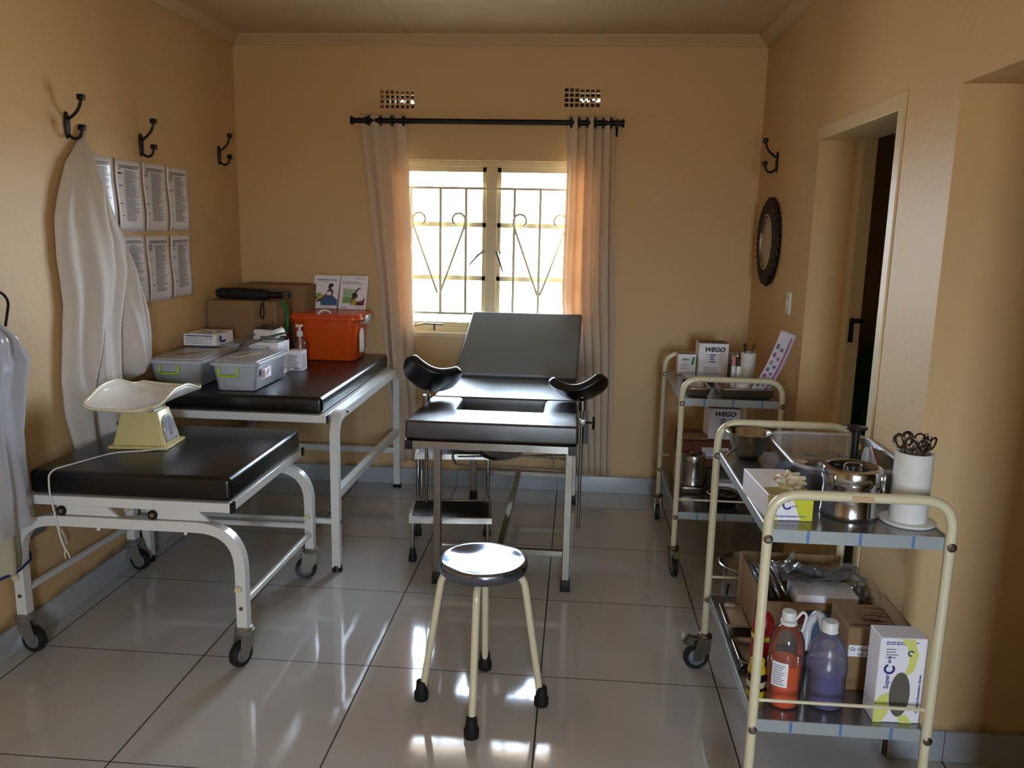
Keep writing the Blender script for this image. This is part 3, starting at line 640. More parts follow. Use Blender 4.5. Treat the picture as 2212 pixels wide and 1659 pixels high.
# backrest, leaning back
ang = math.atan2(1.058-.735, 2.585-2.335); Lb = math.hypot(1.058-.735, 2.585-2.335)
b = bmesh.new()
def bk(u, v, w):  # u across, v up the rest, w thickness
    xa = .030+(.100-.030)*v; xb = .694+(.712-.694)*v; x = xa+(xb-xa)*u
    return (x, 2.330+v*Lb*cos(ang)-w*sin(ang)*(-1), .738+v*Lb*sin(ang)-w*cos(ang))
m = MB(); vs = [bk(u, v, w) for w in (0, .055) for v in (0, 1) for u in (0, 1)]
bb = bmesh.new(); bv = [bb.verts.new(p) for p in vs]
for q in ((0, 1, 3, 2), (4, 6, 7, 5), (0, 4, 5, 1), (2, 3, 7, 6), (0, 2, 6, 4), (1, 5, 7, 3)): bb.faces.new([bv[i] for i in q])
bmesh.ops.recalc_face_normals(bb, faces=bb.faces)
bmesh.ops.bevel(bb, geom=list(bb.edges), offset=.014, segments=4, profile=.5, affect='EDGES')
MB().bm(bb).build('backrest', vinyl3, gc, smooth=50)
m = MB(); m.box(.018, .668, 1.262, 1.290, .612, .645); m.build('front_rail', steel, gc, bev=.002)
for x0 in (-.012, .668): MB().box(x0, x0+.030, 1.258, 1.294, .609, .647).build('end_cap', black, gc)
for x0 in (.005, .672): MB().box(x0, x0+.025, 1.29, 2.46, .615, .643).build('side_rail', steeld, gc)
MB().box(.03, .67, 2.44, 2.46, .615, .643).build('rear_rail', steeld, gc)
for xx, yy in ((.117, 1.318), (.672, 1.305), (.130, 2.455), (.690, 2.450)):
    lg = MB().box(xx-.0155, xx+.0155, yy-.0155, yy+.0155, .03, .613).build('leg', steeld, gc, bev=.002)
    MB().rbox(xx-.022, xx+.022, yy-.022, yy+.022, 0, .052, .003, 2, .86).build('rubber_foot', rubber, lg)
MB().box(.132, .657, 1.302, 1.326, .150, .176).build('cross_bar', steeld, gc, bev=.002); MB().box(.145, .675, 2.442, 2.466, .150, .176).build('cross_bar', steeld, gc, bev=.002)
MB().box(.372, .398, 1.326, 2.442, .151, .175).build('centre_bar', steeld, gc, bev=.002)
m = MB(); m.cyl((.12, 1.75, .478), (.66, 1.75, .455), .005, 8).cyl((.152, 1.60, .452), (.66, 1.60, .440), .005, 8)
m.cyl((.145, 1.72, .455), (.66, 1.95, .42), .004, 8); m.build('pan_rail', steel, gc)
m = MB(); m.tube([(.125, 1.56, .61), (.132, 1.575, .56), (.128, 1.58, .545), (.142, 1.59, .50), (.139, 1.59, .49), (.152, 1.60, .452)], .006, 8); m.build('ratchet_bracket', steeld, gc)
m = MB(); m.tube([(.600, 1.58, .61), (.600, 1.60, .45)], .004, 6); m.build('ratchet_bracket', steeld, gc)
# leg rests
def legrest(cx, cz, yaw, tiltx, tilty, rodx, zrod0, s, flip):
    T = Matrix.Translation((cx, 1.72, cz)) @ Matrix.Rotation(yaw, 4, 'Z') @ Matrix.Rotation(tilty, 4, 'Y') @ Matrix.Rotation(tiltx, 4, 'X')
    m = MB(); m.T = T
    def fn(u, v):
        U, V = u*2-1, v*2-1; ww = 1-.25*abs(V)**2.5; ph = U*rad(68)*ww; R = .125*s
        lip = .028*max(0, abs(U)-.55)
        return (R*sin(ph)*1.0+math.copysign(lip, U), V*.085*s*(1-.12*abs(U)**3), -R*cos(ph)+R*.75+.010*V*V)
    m.grid(fn, 12, 10); p = m.build('leg_rest', vinyl, gc, smooth=80); d = p.modifiers.new('s', 'SOLIDIFY'); d.thickness = .040; d.offset = 0
    d = p.modifiers.new('u', 'SUBSURF'); d.levels = 2; d.render_levels = 2
    m = MB(); m.cyl((rodx, 1.715, zrod0), (rodx, 1.715, .62), .0075, 12)
    m.cyl((rodx, 1.715, .66), (rodx+(cx-rodx)*.3, 1.715, cz-.07), .0078, 12); m.build('rest_rod', steeld, p)
    m = MB(); m.cyl((rodx, 1.715, .700), (rodx, 1.715, .748), .0165, 18); m.build('socket', steel, p)
    return p
pr = legrest(.700, .805, rad(-10), rad(-26), rad(-8), .722, .130, 1.0, 0)
MB().cyl((.716, 1.70, .765), (.716, 1.70, .785), .013, 14).build('collar', whitepl, pr)
pl = legrest(.020, .842, rad(14), rad(-42), rad(16), -.004, .225, 1.0, 1)
for s, x, p in ((1, .722, pr), (-1, -.004, pl)):
    m = MB(); m.rbox(x-.018+(.004 if s > 0 else 0), x+.018, 1.698, 1.732, .630, .662, .003); m.build('clamp', steeld, p)
m = MB(); m.cyl((.735, 1.705, .650), (.770, 1.695, .648), .005, 8)
m.at((.775, 1.692, .648), 0); m.prism([(.030*(1 if k % 2 else .42)*cos(rad(40+k*45)), .030*(1 if k % 2 else .42)*sin(rad(40+k*45))) for k in range(8)], -.006, .006, 'X'); m.build('star_knob', black, pr)
m = MB(); m.cyl((-.014, 1.69, .698), (.055, 1.66, .698), .004, 8).sph((.055, 1.66, .698), .007, 8).sph((-.014, 1.69, .698), .007, 8); m.build('locking_pin', steel, pl)
MB().box(.730, .750, 1.70, 1.95, .545, .645).build('side_plate', black, gc, bev=.002)
bw = thing('placenta_bowl', 'stainless steel bowl hanging under the front of the delivery couch', 'bowl', (.355, 1.60, .486))
pf = [(.001, .486), (.055, .489), (.095, .508), (.122, .542), (.134, .590), (.140, .612)]
MB().lathe(pf+[(r-.002, z+.001) for r, z in reversed(pf)], (.355, 1.60, 0), 48, cap=False).build('basin', steel, bw, smooth=60)
MB().lathe([(.139, .610), (.148, .611), (.148, .614), (.138, .614)], (.355, 1.60, 0), 48, cap=False).build('rim', steel, bw)
# ---- step stool
an = rad(6.5); ss = thing('step_stool', 'two tread steel step stool with black rubber mats beneath the couch', 'step stool', (-.045, 1.51, 0), an)
def sl_(m): m.at((-.050, 1.511, 0), an); return m
def tread(x0, x1, y0, y1, z):
    m = sl_(MB()); e = .016
    m.box(x0, x1, y0, y0+e, z-.030, z).box(x0, x1, y1-e, y1, z-.030, z).box(x0, x0+e, y0+e, y1-e, z-.030, z).box(x1-e, x1, y0+e, y1-e, z-.030, z); m.build('tread_frame', steel, ss, bev=.002)
    sl_(MB()).box(x0+e, x1-e, y0+e, y1-e, z-.022, z-.003).build('rubber_mat', rubber, ss, smooth=0)
tread(0, .382, 0, .265, .217); tread(.0, .382, .335, .60, .425)
def sleg(x, y, z):
    m = sl_(MB()); m.cyl((x, y, .03), (x, y, z), .0095, 14); l = m.build('leg', chrome, ss)
    m = sl_(MB()); m.lathe([(.018, 0), (.0195, .004), (.0185, .028), (.0155, .030), (.0125, .062)], (x, y, 0), 18); m.build('rubber_foot', rubber, l)
for x in (.018, .362):
    sleg(x, .020, .19); sleg(x, .345, .397); sleg(x, .575, .397)
    sl_(MB()).tube(fillet([(x, .02, .19), (x, .10, .17), (x, .345, .17), (x, .575, .10)], .03), .008, 10).build('side_brace', steeld, ss)
# ---- round stool
rs = thing('round_stool', 'round steel topped stool with four cream legs and black rubber feet', 'stool', (.415, .425, 0))
c = (.415, .428, 0)
MB().lathe([(.0001, .490), (.06, .4905), (.118, .4945), (.130, .4955), (.1385, .492), (.1405, .484), (.1400, .462), (.137, .459), (.0001, .461)], c, 64).build('seat', stoolm, rs, smooth=60)
MB().lathe([(.05, .445), (.085, .448), (.085, .461), (.0001, .461)], c, 32).build('seat_plate', creamp, rs)
for k, a in enumerate((rad(93), rad(183), rad(268), rad(0))):
    R_ = .196 if k != 0 else .20; d = Vector((cos(a), sin(a), 0)); cv_ = Vector(c)
    P = [cv_+d*.04+Vector((0, 0, .447)), cv_+d*.128+Vector((0, 0, .447)), cv_+d*R_*.985+Vector((0, 0, .025))]
    l = MB().tube([tuple(p) for p in fillet(P, .055, 10)], .0118, 14).build('leg', creamp, rs, smooth=60)
    q = cv_+d*R_; MB().lathe([(.022, 0), (.0235, .004), (.0235, .026), (.0195, .030), (.0165, .064), (.0125, .066)], (q.x, q.y, 0), 20).build('rubber_foot', rubber, l)
# ---- trolleys
tape = M('blue_shelf_tape', '#5b7fae', .5)
shelfm = M('grey_steel_shelf', '#8f8f90', .22, .75, var=.12, bump=.05, bs=8)
lipm = M('pale_grey_shelf_lip', '#a9b2b4', .35, .2, var=.1, bump=.3, bs=9)
def trolley(lab, x0, x1, y0, y1, zs, zb, ctm, dirs):
    t = thing('instrument_trolley', lab, 'trolley', ((x0+x1)/2, (y0+y1)/2, 0), group='cream two shelf instrument trolleys')
    for y in (y0, y1):
        MB().tube(fillet([(x0, y, .12), (x0, y, .895), (x1, y, .895), (x1, y, .12)], .075, 9), .0125, 16).build('end_frame', creamp, t, smooth=60)
        MB().cyl((x0, y, zb+.062), (x1, y, zb+.062), .0045, 8).build('guard_rail', creamp, t)
    for z in (zs, zb):
        s_ = MB().rbox(x0+.002, x1-.002, y0+.012, y1-.012, z-.004, z, .001, 1).build('shelf', shelfm, t)
        m = MB(); w0, w1 = x0+.008, x1-.008
        m.box(w0, w1, y0+.008, y0+.012, z-.032, z+.001).box(w0, w1, y1-.012, y1-.008, z-.032, z+.001); m.box(x0+.004, x0+.007, y0+.012, y1-.012, z-.032, z+.004).box(x1-.007, x1-.004, y0+.012, y1-.012, z-.032, z+.004)
        m.build('shelf_lip', lipm, s_)
        for k in (.22, .52, .82): xx = w0+(w1-w0)*k; MB().box(xx-.0035, xx+.0035, y0+.0072, y0+.0082, z-.031, z+.0005).build('blue_tape', tape, s_)
        for y in (y0, y1):
            for x, s in ((x0, -1), (x1, 1)):
                MB().lathe([(.0001, -.0165), (.006, -.0165), (.009, -.014), (.0115, -.0125)], (x, y, z-.018), 14, 'Y', cap=False).build('bolt', steeld, t)
    for (x, y), d in zip(((x0, y0), (x1, y0), (x0, y1), (x1, y1)), dirs):
        caster(t, x, y, .135, .046, d, w=.022, trail=.026, fm=steeld, tm=rubber, brake=True)
    return t
trolley('near cream instrument trolley carrying the glove box, lidded drum and bottles', 1.170, 1.605, -.040, .725, .800, .282, None, (rad(200), rad(-10), rad(190), rad(20)))
trolley('far cream instrument trolley by the back wall corner with the printed cartons', 1.150, 1.575, 1.545, 2.290, .806, .288, None, (rad(-82), rad(-10), rad(-95), rad(20)))
# ================================================================= THINGS ON THE COUCHES
def carton(name, lab, cat, x0, x1, y0, y1, z0, z1, mat, rz=0, r=.002, group=None):
    t = thing(name, lab, cat, ((x0+x1)/2, (y0+y1)/2, z0), rz, group)
    m = MB(); m.T = WM[t] @ Matrix.Translation((-(x0+x1)/2, -(y0+y1)/2, -z0)); m.rbox(x0, x1, y0, y1, z0, z1, r, 1); m.build('box_body', mat, t); t['_'] = 0; del t['_']
    return t
def loc(t, x, y, z):  # world point of a point local to thing t
    return tuple(WM[t] @ Vector((x, y, z)))
# brown carton in the corner
c1 = carton('cardboard_carton', 'brown cardboard carton in the back left corner with the umbrella on top', 'box', -1.255, -.880, 2.175, 2.40, .79, 1.117, card)
MB().box(-1.0, -.90, 2.1735, 2.1752, .93, 1.115).build('packing_tape', glassy('tape_film', '#e8dcc0', .35, .15, '#b79a70'), c1)
c2 = carton('cardboard_carton', 'taller brown carton with printed arrow behind the umbrella carton', 'box', -1.19, -.805, 2.425, 2.665, .79, 1.185, card)
m = MB(); flatq(m, (-.905, 2.425, 1.075), XU, ZU, [(0, 0), (.012, 0), (.012, .05), (.026, .05), (.006, .08), (-.014, .05), (0, .05)], .001); m.build('arrow_print', ink, c2, smooth=0)
m = MB(); m.add([(-.875, 2.424, 1.17), (-.805, 2.424, 1.18), (-.800, 2.36, .955), (-.865, 2.36, .945)], [(0, 1, 2, 3)]); m.build('open_flap', card, c2, smooth=0, solid=.003)
MB().tube([(-.865+.030*sin(a)+.004*k, 2.20-.006*k, 1.035+.085*cos(a)) for k, a in enumerate([rad(5+175*q/20) for q in range(21)]) for k in [k/20]], .012, 10).build('strap', M('green_webbing', '#2c6b35', .7), c2)
um = thing('umbrella', 'folded black umbrella lying on top of the brown carton', 'umbrella', (-1.06, 2.25, 1.117))
MB().tube([(-1.235, 2.25, 1.147), (-1.228, 2.25, 1.148), (-1.20, 2.25, 1.149), (-1.10, 2.25, 1.149), (-.98, 2.25, 1.147), (-.945, 2.25, 1.145)], [.012, .022, .029, .030, .027, .024], 16).build('canopy', M('black_nylon', '#0d0f11', .7, bump=.5, bs=30), um, smooth=60)
MB().cyl((-.945, 2.25, 1.145), (-.875, 2.25, 1.146), .019, 16).build('handle', black, um)
MB().cyl((-.945, 2.25, 1.165), (-.83, 2.25, 1.168), .005, 8).build('shaft', steeld, um)
MB().tube(fillet([(-.955, 2.222, 1.13), (-.958, 2.168, 1.11), (-.968, 2.166, 1.05), (-.955, 2.166, 1.02), (-.945, 2.166, 1.05), (-.950, 2.168, 1.11), (-.950, 2.222, 1.13)], .02), .0035, 6).build('wrist_strap', iron, um)
# orange bin
ob = thing('storage_tub', 'orange plastic storage tub with lid and clip handles on the high couch', 'tub', (-.67, 2.43, .79))
MB().frustum(-.840, -.515, 2.325, 2.56, .791, 1.018, .020, .045, .003, 6).build('tub_body', orange, ob, smooth=50)
m = MB(); m.ringslab(-.875, -.470, 2.295, 2.60, 1.015, 1.034, .05, 6); m.ringslab(-.868, -.477, 2.302, 2.593, 1.034, 1.045, .045, 6); m.build('lid', orange, ob, smooth=40, bev=.003)
m = MB(); m.rbox(-.492, -.462, 2.38, 2.50, .992, 1.003, .003).rbox(-.470, -.455, 2.37, 2.51, 1.003, 1.04, .003); m.build('clip_handle', frost, ob)
m = MB(); m.rbox(-.885, -.870, 2.38, 2.50, .985, 1.02, .003); m.build('clip_handle', orange, ob)
m = MB(); flatq(m, (-.504, 2.37, .83), YU, ZU, [(0, 0), (.10, 0), (.10, .11), (.07, .135), (.03, .135), (0, .11)], .0085); m.build('side_label', paper, ob, smooth=0, label='white label on the tub end')
MB().tube(fillet([(-.70, 2.30, 1.047), (-.69, 2.33, 1.065), (-.655, 2.34, 1.062), (-.64, 2.33, 1.048)], .02), .006, 6).build('lid_tab', whitepl, ob)
# two booklets leaning on the wall
def booklet(lab, x0, w, seed, cover):
    t = thing('booklet', lab, 'booklet', (x0+w/2, 2.585, 1.046), group='health booklets standing on the orange tub')
    a = rad(12); u = Vector((.10 if seed == 1 else .06, sin(a), cos(a))).normalized(); h = .192
    o = Vector((x0, 2.58, 1.048)); n = Vector((0, cos(a), -sin(a)))
    m = MB(); p = [o, o+Vector((w, 0, 0)), o+Vector((w, 0, 0))+u*h, o+u*h]; m.add([tuple(q) for q in p]+[tuple(q+n*.005) for q in p], [(3, 2, 1, 0), (4, 5, 6, 7), (0, 1, 5, 4), (1, 2, 6, 5), (2, 3, 7, 6), (3, 0, 4, 7)]); m.build('cover', paper, t, smooth=0)
    def art(nm, mat, pts, k=1):
        q = MB(); flatq(q, tuple(o), XU, tuple(u), [(a_*w, b_*h) for a_, b_ in pts], .0004*k+.0004); q.build(nm, mat, t, smooth=0)
    cover(art); return t, o, u, w, h
skin = M('brown_print', '#5a3b2c', .6); hair = M('dark_print', '#1d1614', .6); bluep = M('blue_print', '#3a6292', .6); yel = M('yellow_print', '#c9b04c', .6); grn = M('pale_green_print', '#a9c49c', .6); grn2 = M('mid_green_print', '#7fae62', .6); red = M('maroon_print', '#6d2426', .6)
def circ(cx, cy, rx, ry, n=16): return [(cx+rx*cos(2*pi*k/n), cy+ry*sin(2*pi*k/n)) for k in range(n)]
def cov1(a):
    a('skirt_print', bluep, [(.38, .10), (1.0, .10), (.98, .27), (.86, .36), (.72, .42), (.48, .42), (.40, .34), (.33, .25)], 1)
    a('blanket_print', bluep, [(.08, .30), (.22, .27), (.26, .38), (.10, .36)], 1)
    a('pillow_print', grn2, circ(.25, .40, .10, .07), 2); a('top_print', yel, [(.17, .23), (.30, .25), (.50, .41), (.36, .42), (.24, .36)], 3)
    a('arm_print', skin, [(.20, .19), (.28, .20), (.56, .38), (.56, .52), (.51, .42), (.40, .33), (.19, .24)], 4)
    a('body_print', skin, [(.54, .37), (.78, .37), (.80, .52), (.72, .60), (.66, .66), (.62, .60), (.56, .54)], 5)
    a('blouse_print', paper, [(.56, .40), (.73, .40), (.72, .51), (.56, .51)], 6); a('face_print', skin, circ(.65, .66, .07, .06), 6); a('hair_print', hair, circ(.69, .70, .09, .055), 7)
def cov2(a):
    a('sky_print', grn, [(.12, .36), (.12, .62), (.58, .60), (.66, .36)], 1); a('field_print', grn2, [(.12, .18), (.12, .36), (.48, .36), (.44, .18)], 1)
    a('cloth_print', red, [(.62, .12), (.92, .12), (.93, .36), (.84, .26), (.62, .22)], 2); a('arm_print', skin, [(.44, .12), (.62, .12), (.62, .26), (.55, .40), (.68, .58), (.78, .64), (.70, .65), (.60, .58), (.46, .36)], 3)
    a('shirt_print', yel, [(.46, .12), (.62, .12), (.64, .26), (.56, .31), (.48, .27)], 4); a('face_print', skin, circ(.60, .40, .07, .07), 4); a('hair_print', hair, circ(.54, .43, .08, .06), 5)
    a('logo_print', inkred, circ(.12, .05, .025, .02), 2)
b1, o, u, w, h = booklet('booklet with a seated woman in a blue skirt on the orange tub', -.834, .150, 1, cov1)
text('Helping Mothers Survive', .0115, ink, b1, 'title_text', o+Vector((.018, 0, 0))+u*.162, XU, u, bold=.0003); text('Breastfeeding', .007, inkgrey, b1, 'subtitle_text', o+Vector((.05, 0, 0))+u*.151, XU, u)
b2, o, u, w, h = booklet('booklet with a woman raising an arm before green hills on the orange tub', -.672, .157, 2, cov2)
lines(b2, o+Vector((.01, 0, 0))+u*.142, XU, u, .12, .018, 2, inkgrey, 5, .35, 'title_text'); lines(b2, o+Vector((.085, 0, 0))+u*.172, XU, u, .06, .010, 2, inkgrey, 6, .4, 'heading'); lines(b2, o+Vector((.10, 0, 0))+u*.008, XU, u, .045, .005, 1, inkgrey, 8, .6, 'footer_text'); lines(b2, o+Vector((.024, 0, 0))+u*.007, XU, u, .03, .006, 1, inkred, 9, .6, 'footer_text')
# lidded clear boxes
def clearbox(lab, x0, x1, y0, y1, z0, zl, rz=0, handle=True, group='clear lidded plastic boxes on the high couch', stuff=None):
    t = thing('clear_storage_box', lab, 'plastic box', ((x0+x1)/2, (y0+y1)/2, z0), 0, group)
    MB().frustum(x0, x1, y0, y1, z0+.001, zl-.012, .014, .022, .002, 4).build('tub_body', frost, t, smooth=50)
    m = MB(); m.ringslab(x0-.026, x1+.026, y0-.026, y1+.026, zl-.022, zl-.006, .03, 5); m.ringslab(x0-.010, x1+.010, y0-.010, y1+.010, zl-.006, zl, .02, 5); m.build('lid', frost2, t, smooth=40, bev=.002)
    if handle:
        xm = (x0+x1)/2-.02; w_ = .042; z_ = zl-.030; yy = y0-.026
        MB().tube(fillet([(xm-w_, yy+.004, z_), (xm-w_-.002, yy-.006, z_-.034), (xm+w_+.002, yy-.006, z_-.034), (xm+w_, yy+.004, z_)], .012), .0048, 8).build('clip_handle', lime, t, label='lime green clip handle')
    if stuff: stuff(t)
    return t
def rightstuff(t):
    tp = M('beige_label', '#c9b68e', .7)
    m = MB(); a = rad(62); m.at((-.81, 1.60, .926), a); m.box(-.09, .09, -.016, .016, 0, .0012); m.build('tape_label', tp, t, smooth=0)
    q = text('GLOVES', .022, ink, t, 'label_text', (-.842, 1.535, .9275), (cos(a), sin(a), 0), (-sin(a), cos(a), 0), shear=.2)
    m = MB(); flatq(m, (-.700, 1.47, .84), YU, ZU, [(0, 0), (.11, .0), (.11, .045), (0, .045)], .006); m.build('side_label', paper, t, smooth=0)
    m = MB(); flatq(m, (-.700, 1.475, .843), YU, ZU, [(.0, 0), (.03, 0), (.03, .038), (0, .038)], .007).v; flatq(m, (-.700, 1.475, .843), YU, ZU, [(.045, .006), (.06, .012), (.085, .030), (.08, .034), (.05, .018)], .007); m.build('side_print', inkred, t, smooth=0)
clearbox('clear lidded box with lime handle nearest the front edge of the high couch', -.885, -.712, 1.432, 1.80, .791, .926, stuff=rightstuff)
tag(MB().rbox(-.865, -.745, 1.445, 1.70, .795, .832, .006).build('white_packet', paper), 'white paper packet lying inside the front clear box', 'packet')
def leftstuff(t):
    tp = M('beige_label2', '#b9a27c', .7); a = rad(62)
    m = MB(); m.at((-1.08, 1.64, .920), a); m.box(-.09, .09, -.016, .016, 0, .0012); m.build('tape_label', tp, t, smooth=0)
    text('SYRINGES', .020, ink, t, 'label_text', (-1.118, 1.57, .9215), (cos(a), sin(a), 0), (-sin(a), cos(a), 0), shear=.2)
clearbox('clear lidded box with lime handle behind the weighing tray by the left wall', -1.195, -.985, 1.48, 1.84, .791, .920, stuff=leftstuff)
tag(MB().rbox(-1.17, -1.01, 1.50, 1.75, .795, .86, .012).build('grey_packet', M('grey_packet', '#6b6e72', .5)), 'grey packet of supplies inside the clear box by the left wall', 'packet')
clearbox('wide clear lidded box at the back with the flat printed carton on its lid', -1.20, -.955, 1.93, 2.13, .791, .928, handle=False)
# flat box
fb = carton('glove_carton', 'flat white printed carton lying on the rear clear box', 'box', -1.215, -1.050, 1.815, 2.01, .929, .985, paper)
lines(fb, (-1.205, 1.815, .936), XU, ZU, .145, .035, 5, inkgrey, 3, .35); m = MB(); m.box(-1.205, -1.07, 1.8142, 1.815, .974, .979); m.build('blue_stripe', inkblue, fb, smooth=0)
m = MB(); flatq(m, (-1.05, 1.83, .935), YU, ZU, circ(.03, .025, .014, .018), .0005); flatq(m, (-1.05, 1.87, .938), YU, ZU, [(0, 0), (.05, 0), (.05, .012), (0, .012)], .0005); m.build('logo_print', inkblue, fb, smooth=0)
m = MB(); R = random.Random(3)
for k in range(9):
    x_, y_ = -1.20+.13*R.random(), 1.83+.14*R.random(); m.box(x_, x_+.03, y_, y_+.02, .985, .9856)
m.build('top_print', inkgrey, fb, smooth=0)
# large white box
wb = carton('supply_carton', 'tall white printed carton under the blood pressure monitor', 'box', -.895, -.750, 1.83, 1.985, .79, .952, paper)
text('SURGICAL BLADES', .0115, inkgrey, wb, 'front_text', (-.885, 1.83, .930), XU, ZU); lines(wb, (-.75, 1.84, .81), YU, ZU, .12, .12, 9, inkgrey, 7, .25)
m = MB(); flatq(m, (-.805, 1.83, .895), XU, ZU, [(0, .0), (.012, .0), (.004, .032), (-.004, .034)], .0006); flatq(m, (-.84, 1.83, .895), XU, ZU, [(0, .01), (.022, 0), (.026, .005), (.004, .016)], .0006); m.build('blade_print', inkblue, wb, smooth=0)
m = MB(); flatq(m, (-.75, 1.86, .815), YU, ZU, circ(.03, .02, .018, .018), .001); m.build('logo_print', inkblue, wb, smooth=0)
bp = thing('blood_pressure_monitor', 'white blood pressure monitor with dark screen and grey tube on the tall carton', 'monitor', (-.82, 1.90, .953))
MB().at((-.825, 1.915, .985), rad(-18), rx=rad(6)).rbox(-.072, .072, -.052, .052, -.030, .030, .018, 4, .9).build('case', whitepl, bp, smooth=50)
MB().at((-.825, 1.915, .985), rad(-18), rx=rad(6)).rbox(-.058, .055, -.038, .038, .028, .0325, .003, 2).build('display', M('dark_screen', '#23252b', .15), bp)
MB().at((-.825, 1.915, .985), rad(-18), rx=rad(6)).cyl((.035, 0, .032), (.035, 0, .036), .010, 14).build('button', black, bp)
gt = M('grey_rubber_tube', '#5d615e', .5)
MB().tube(fillet([(-.885, 1.89, .985), (-.91, 1.83, .965), (-.93, 1.80, .93), (-.92, 1.76, .93), (-.86, 1.78, .955), (-.78, 1.84, .985), (-.73, 1.90, .995)], .04, 6), .0055, 8).build('air_tube', gt, bp, smooth=60)
MB().tube([(-.80+.055*cos(a), 1.885+.04*sin(a), .958+.0006*k) for k, a in enumerate([rad(20*q) for q in range(34)])], .004, 6).build('coiled_cable', gt, bp)
MB().at((-.755, 1.90, .968), rad(25)).rbox(-.03, .03, -.012, .012, -.010, .010, .006).build('finger_clip', black, bp)
# sanitiser bottle
sb = thing('pump_bottle', 'clear pump bottle with white dispenser beside the orange tub', 'bottle', (-.745, 2.10, .79))
MB().lathe([(.001, .792), (.030, .793), (.032, .80), (.032, .90), (.028, .925), (.014, .945), (.013, .955)], (-.735, 2.10, 0), 28, cap=False).build('bottle_body', pet, sb, smooth=60)
MB().lathe([(.0001, .796), (.029, .797), (.029, .845), (.0001, .845)], (-.735, 2.10, 0), 24).build('gel', glassy('clear_gel', '#e9d8d0', .12), sb)
m = MB(); m.lathe([(.0145, .950), (.016, .953), (.016, .978), (.008, .980), (.006, 1.0)], (-.735, 2.10, 0), 18); m.rbox(-.753, -.717, 2.085, 2.108, 1.0, 1.013, .004); m.rbox(-.742, -.728, 2.06, 2.09, 1.002, 1.011, .003); m.build('pump', whitepl, sb)
MB().cyl((-.735, 2.10, .955), (-.728, 2.10, .80), .003, 8).build('dip_tube', whitepl, sb)
# small white box
sm = carton('small_carton', 'small white square carton on the couch in front of the pump bottle', 'box', -.765, -.690, 1.995, 2.07, .79, .890, paper)
lines(sm, (-.755, 1.995, .80), XU, ZU, .05, .07, 8, inkgrey, 12, .5); lines(sm, (-.69, 2.0, .80), YU, ZU, .06, .075, 9, inkgrey, 13, .4)
m = MB()
for k in range(9): m.box(-.735+k*.0038, -.735+k*.0038+.0019, 1.9942, 1.995, .795, .806)
m.build('barcode_print', ink, sm, smooth=0)
# ---------------------------------------------------------------- infant scale
sc = thing('infant_scale', 'pale yellow infant weighing scale with white tray on the low couch', 'scale', (-.95, .95, .673), 0)
ra = rad(4)
def SM(m): m.at((-.95, .945, .673), ra); return m
SM(MB()).rbox(-.112, .112, -.088, .088, 0, .012, .004, 2).build('base_plate', ivory, sc)
SM(MB()).rbox(-.098, .098, -.076, .076, .012, .140, .006, 3, .70, .72).build('housing', ivory, sc, smooth=40)
# sloping dial on the right end
a_ = math.atan2(.0294, .128); U_ = Vector((-sin(a_), 0, cos(a_)))
R3 = Matrix.Rotation(ra, 3, 'Z'); oo = Vector((-.95, .945, .673))+R3 @ Vector((.0985, 0, .014)); uu = R3 @ U_; rr_ = R3 @ Vector((0, 1, 0))
arch = [(-.050, .006), (.050, .006), (.050, .055)]+[(.050*cos(rad(k)), .055+.052*sin(rad(k))) for k in range(10, 180, 10)]+[(-.050, .055)]
def dial(nm, mat, pts, off, scn=1):
    m = MB(); flatq(m, tuple(oo), tuple(rr_), tuple(uu), [(x*scn, .05+(y-.05)*scn) for x, y in pts], off); m.build(nm, mat, sc, smooth=0, solid=.002)
dial('dial_frame', steel, arch, .0035); dial('dial_face', M('silver_dial', '#b8b9c2', .15, .4, bump=.2, bs=20), arch, .0046, .90)
m = MB(); flatq(m, tuple(oo), tuple(rr_), tuple(uu), [(-.003, .035), (.003, .035), (.012, .085), (.009, .086)], .0058); flatq(m, tuple(oo), tuple(rr_), tuple(uu), circ(.0, .034, .008, .008), .0058); m.build('needle', inkred, sc, smooth=0)
m = MB()
for k in range(13):
    t_ = rad(10+160*k/12); c_, s_ = cos(t_), sin(t_); flatq(m, tuple(oo), tuple(rr_), tuple(uu), [(.036*c_-.001*s_, .052+.036*s_+.001*c_), (.042*c_-.001*s_, .052+.042*s_+.001*c_), (.042*c_+.001*s_, .052+.042*s_-.001*c_), (.036*c_+.001*s_, .052+.036*s_-.001*c_)], .0058)
m.build('dial_marks', ink, sc, smooth=0)
SM(MB()).cyl((-.098, -.02, .085), (-.103, -.02, .085), .006, 10).build('side_screw', steeld, sc)
SM(MB()).box(-.055, .055, -.055, .055, .140, .158).build('platform', steeld, sc)
def trayfn(u, v):
    U, V = u*2-1, v*2-1; x = U*.138*(1-.15*abs(V)**7); y = V*.245*(1-.10*abs(U)**7)
    e = min(1, max(0, (abs(V)-.15)/.85)); e = e*e*(3-2*e)
    return (x, y, .160+.066*abs(U)**4*(1-.70*e)+.018*abs(V)**6*(1-.5*abs(U)**4))
m = MB(); m.at((-.975, .985, .673), rad(2), ry=rad(2)); m.grid(trayfn, 28, 36); p = m.build('weighing_tray', traym, sc, smooth=80, solid=.007); p.modifiers['s'].offset = 1
m = MB(); m.at((-.975, .985, .673), rad(2), ry=rad(2)); ring = [trayfn(k/24, 0) for k in range(24)]+[trayfn(1, k/24) for k in range(24)]+[trayfn(1-k/24, 1) for k in range(24)]+[trayfn(0, 1-k/24) for k in range(24)]
m.tube([(x*1.01, y*1.01, z_) for x, y, z_ in ring], .0065, 8, closed=True); m.build('tray_rim', creamp, p, smooth=70)
cd = thing('power_cord', 'thin white cord trailing from the scale over the edge of the low couch', 'cord', (-.98, .75, .674))
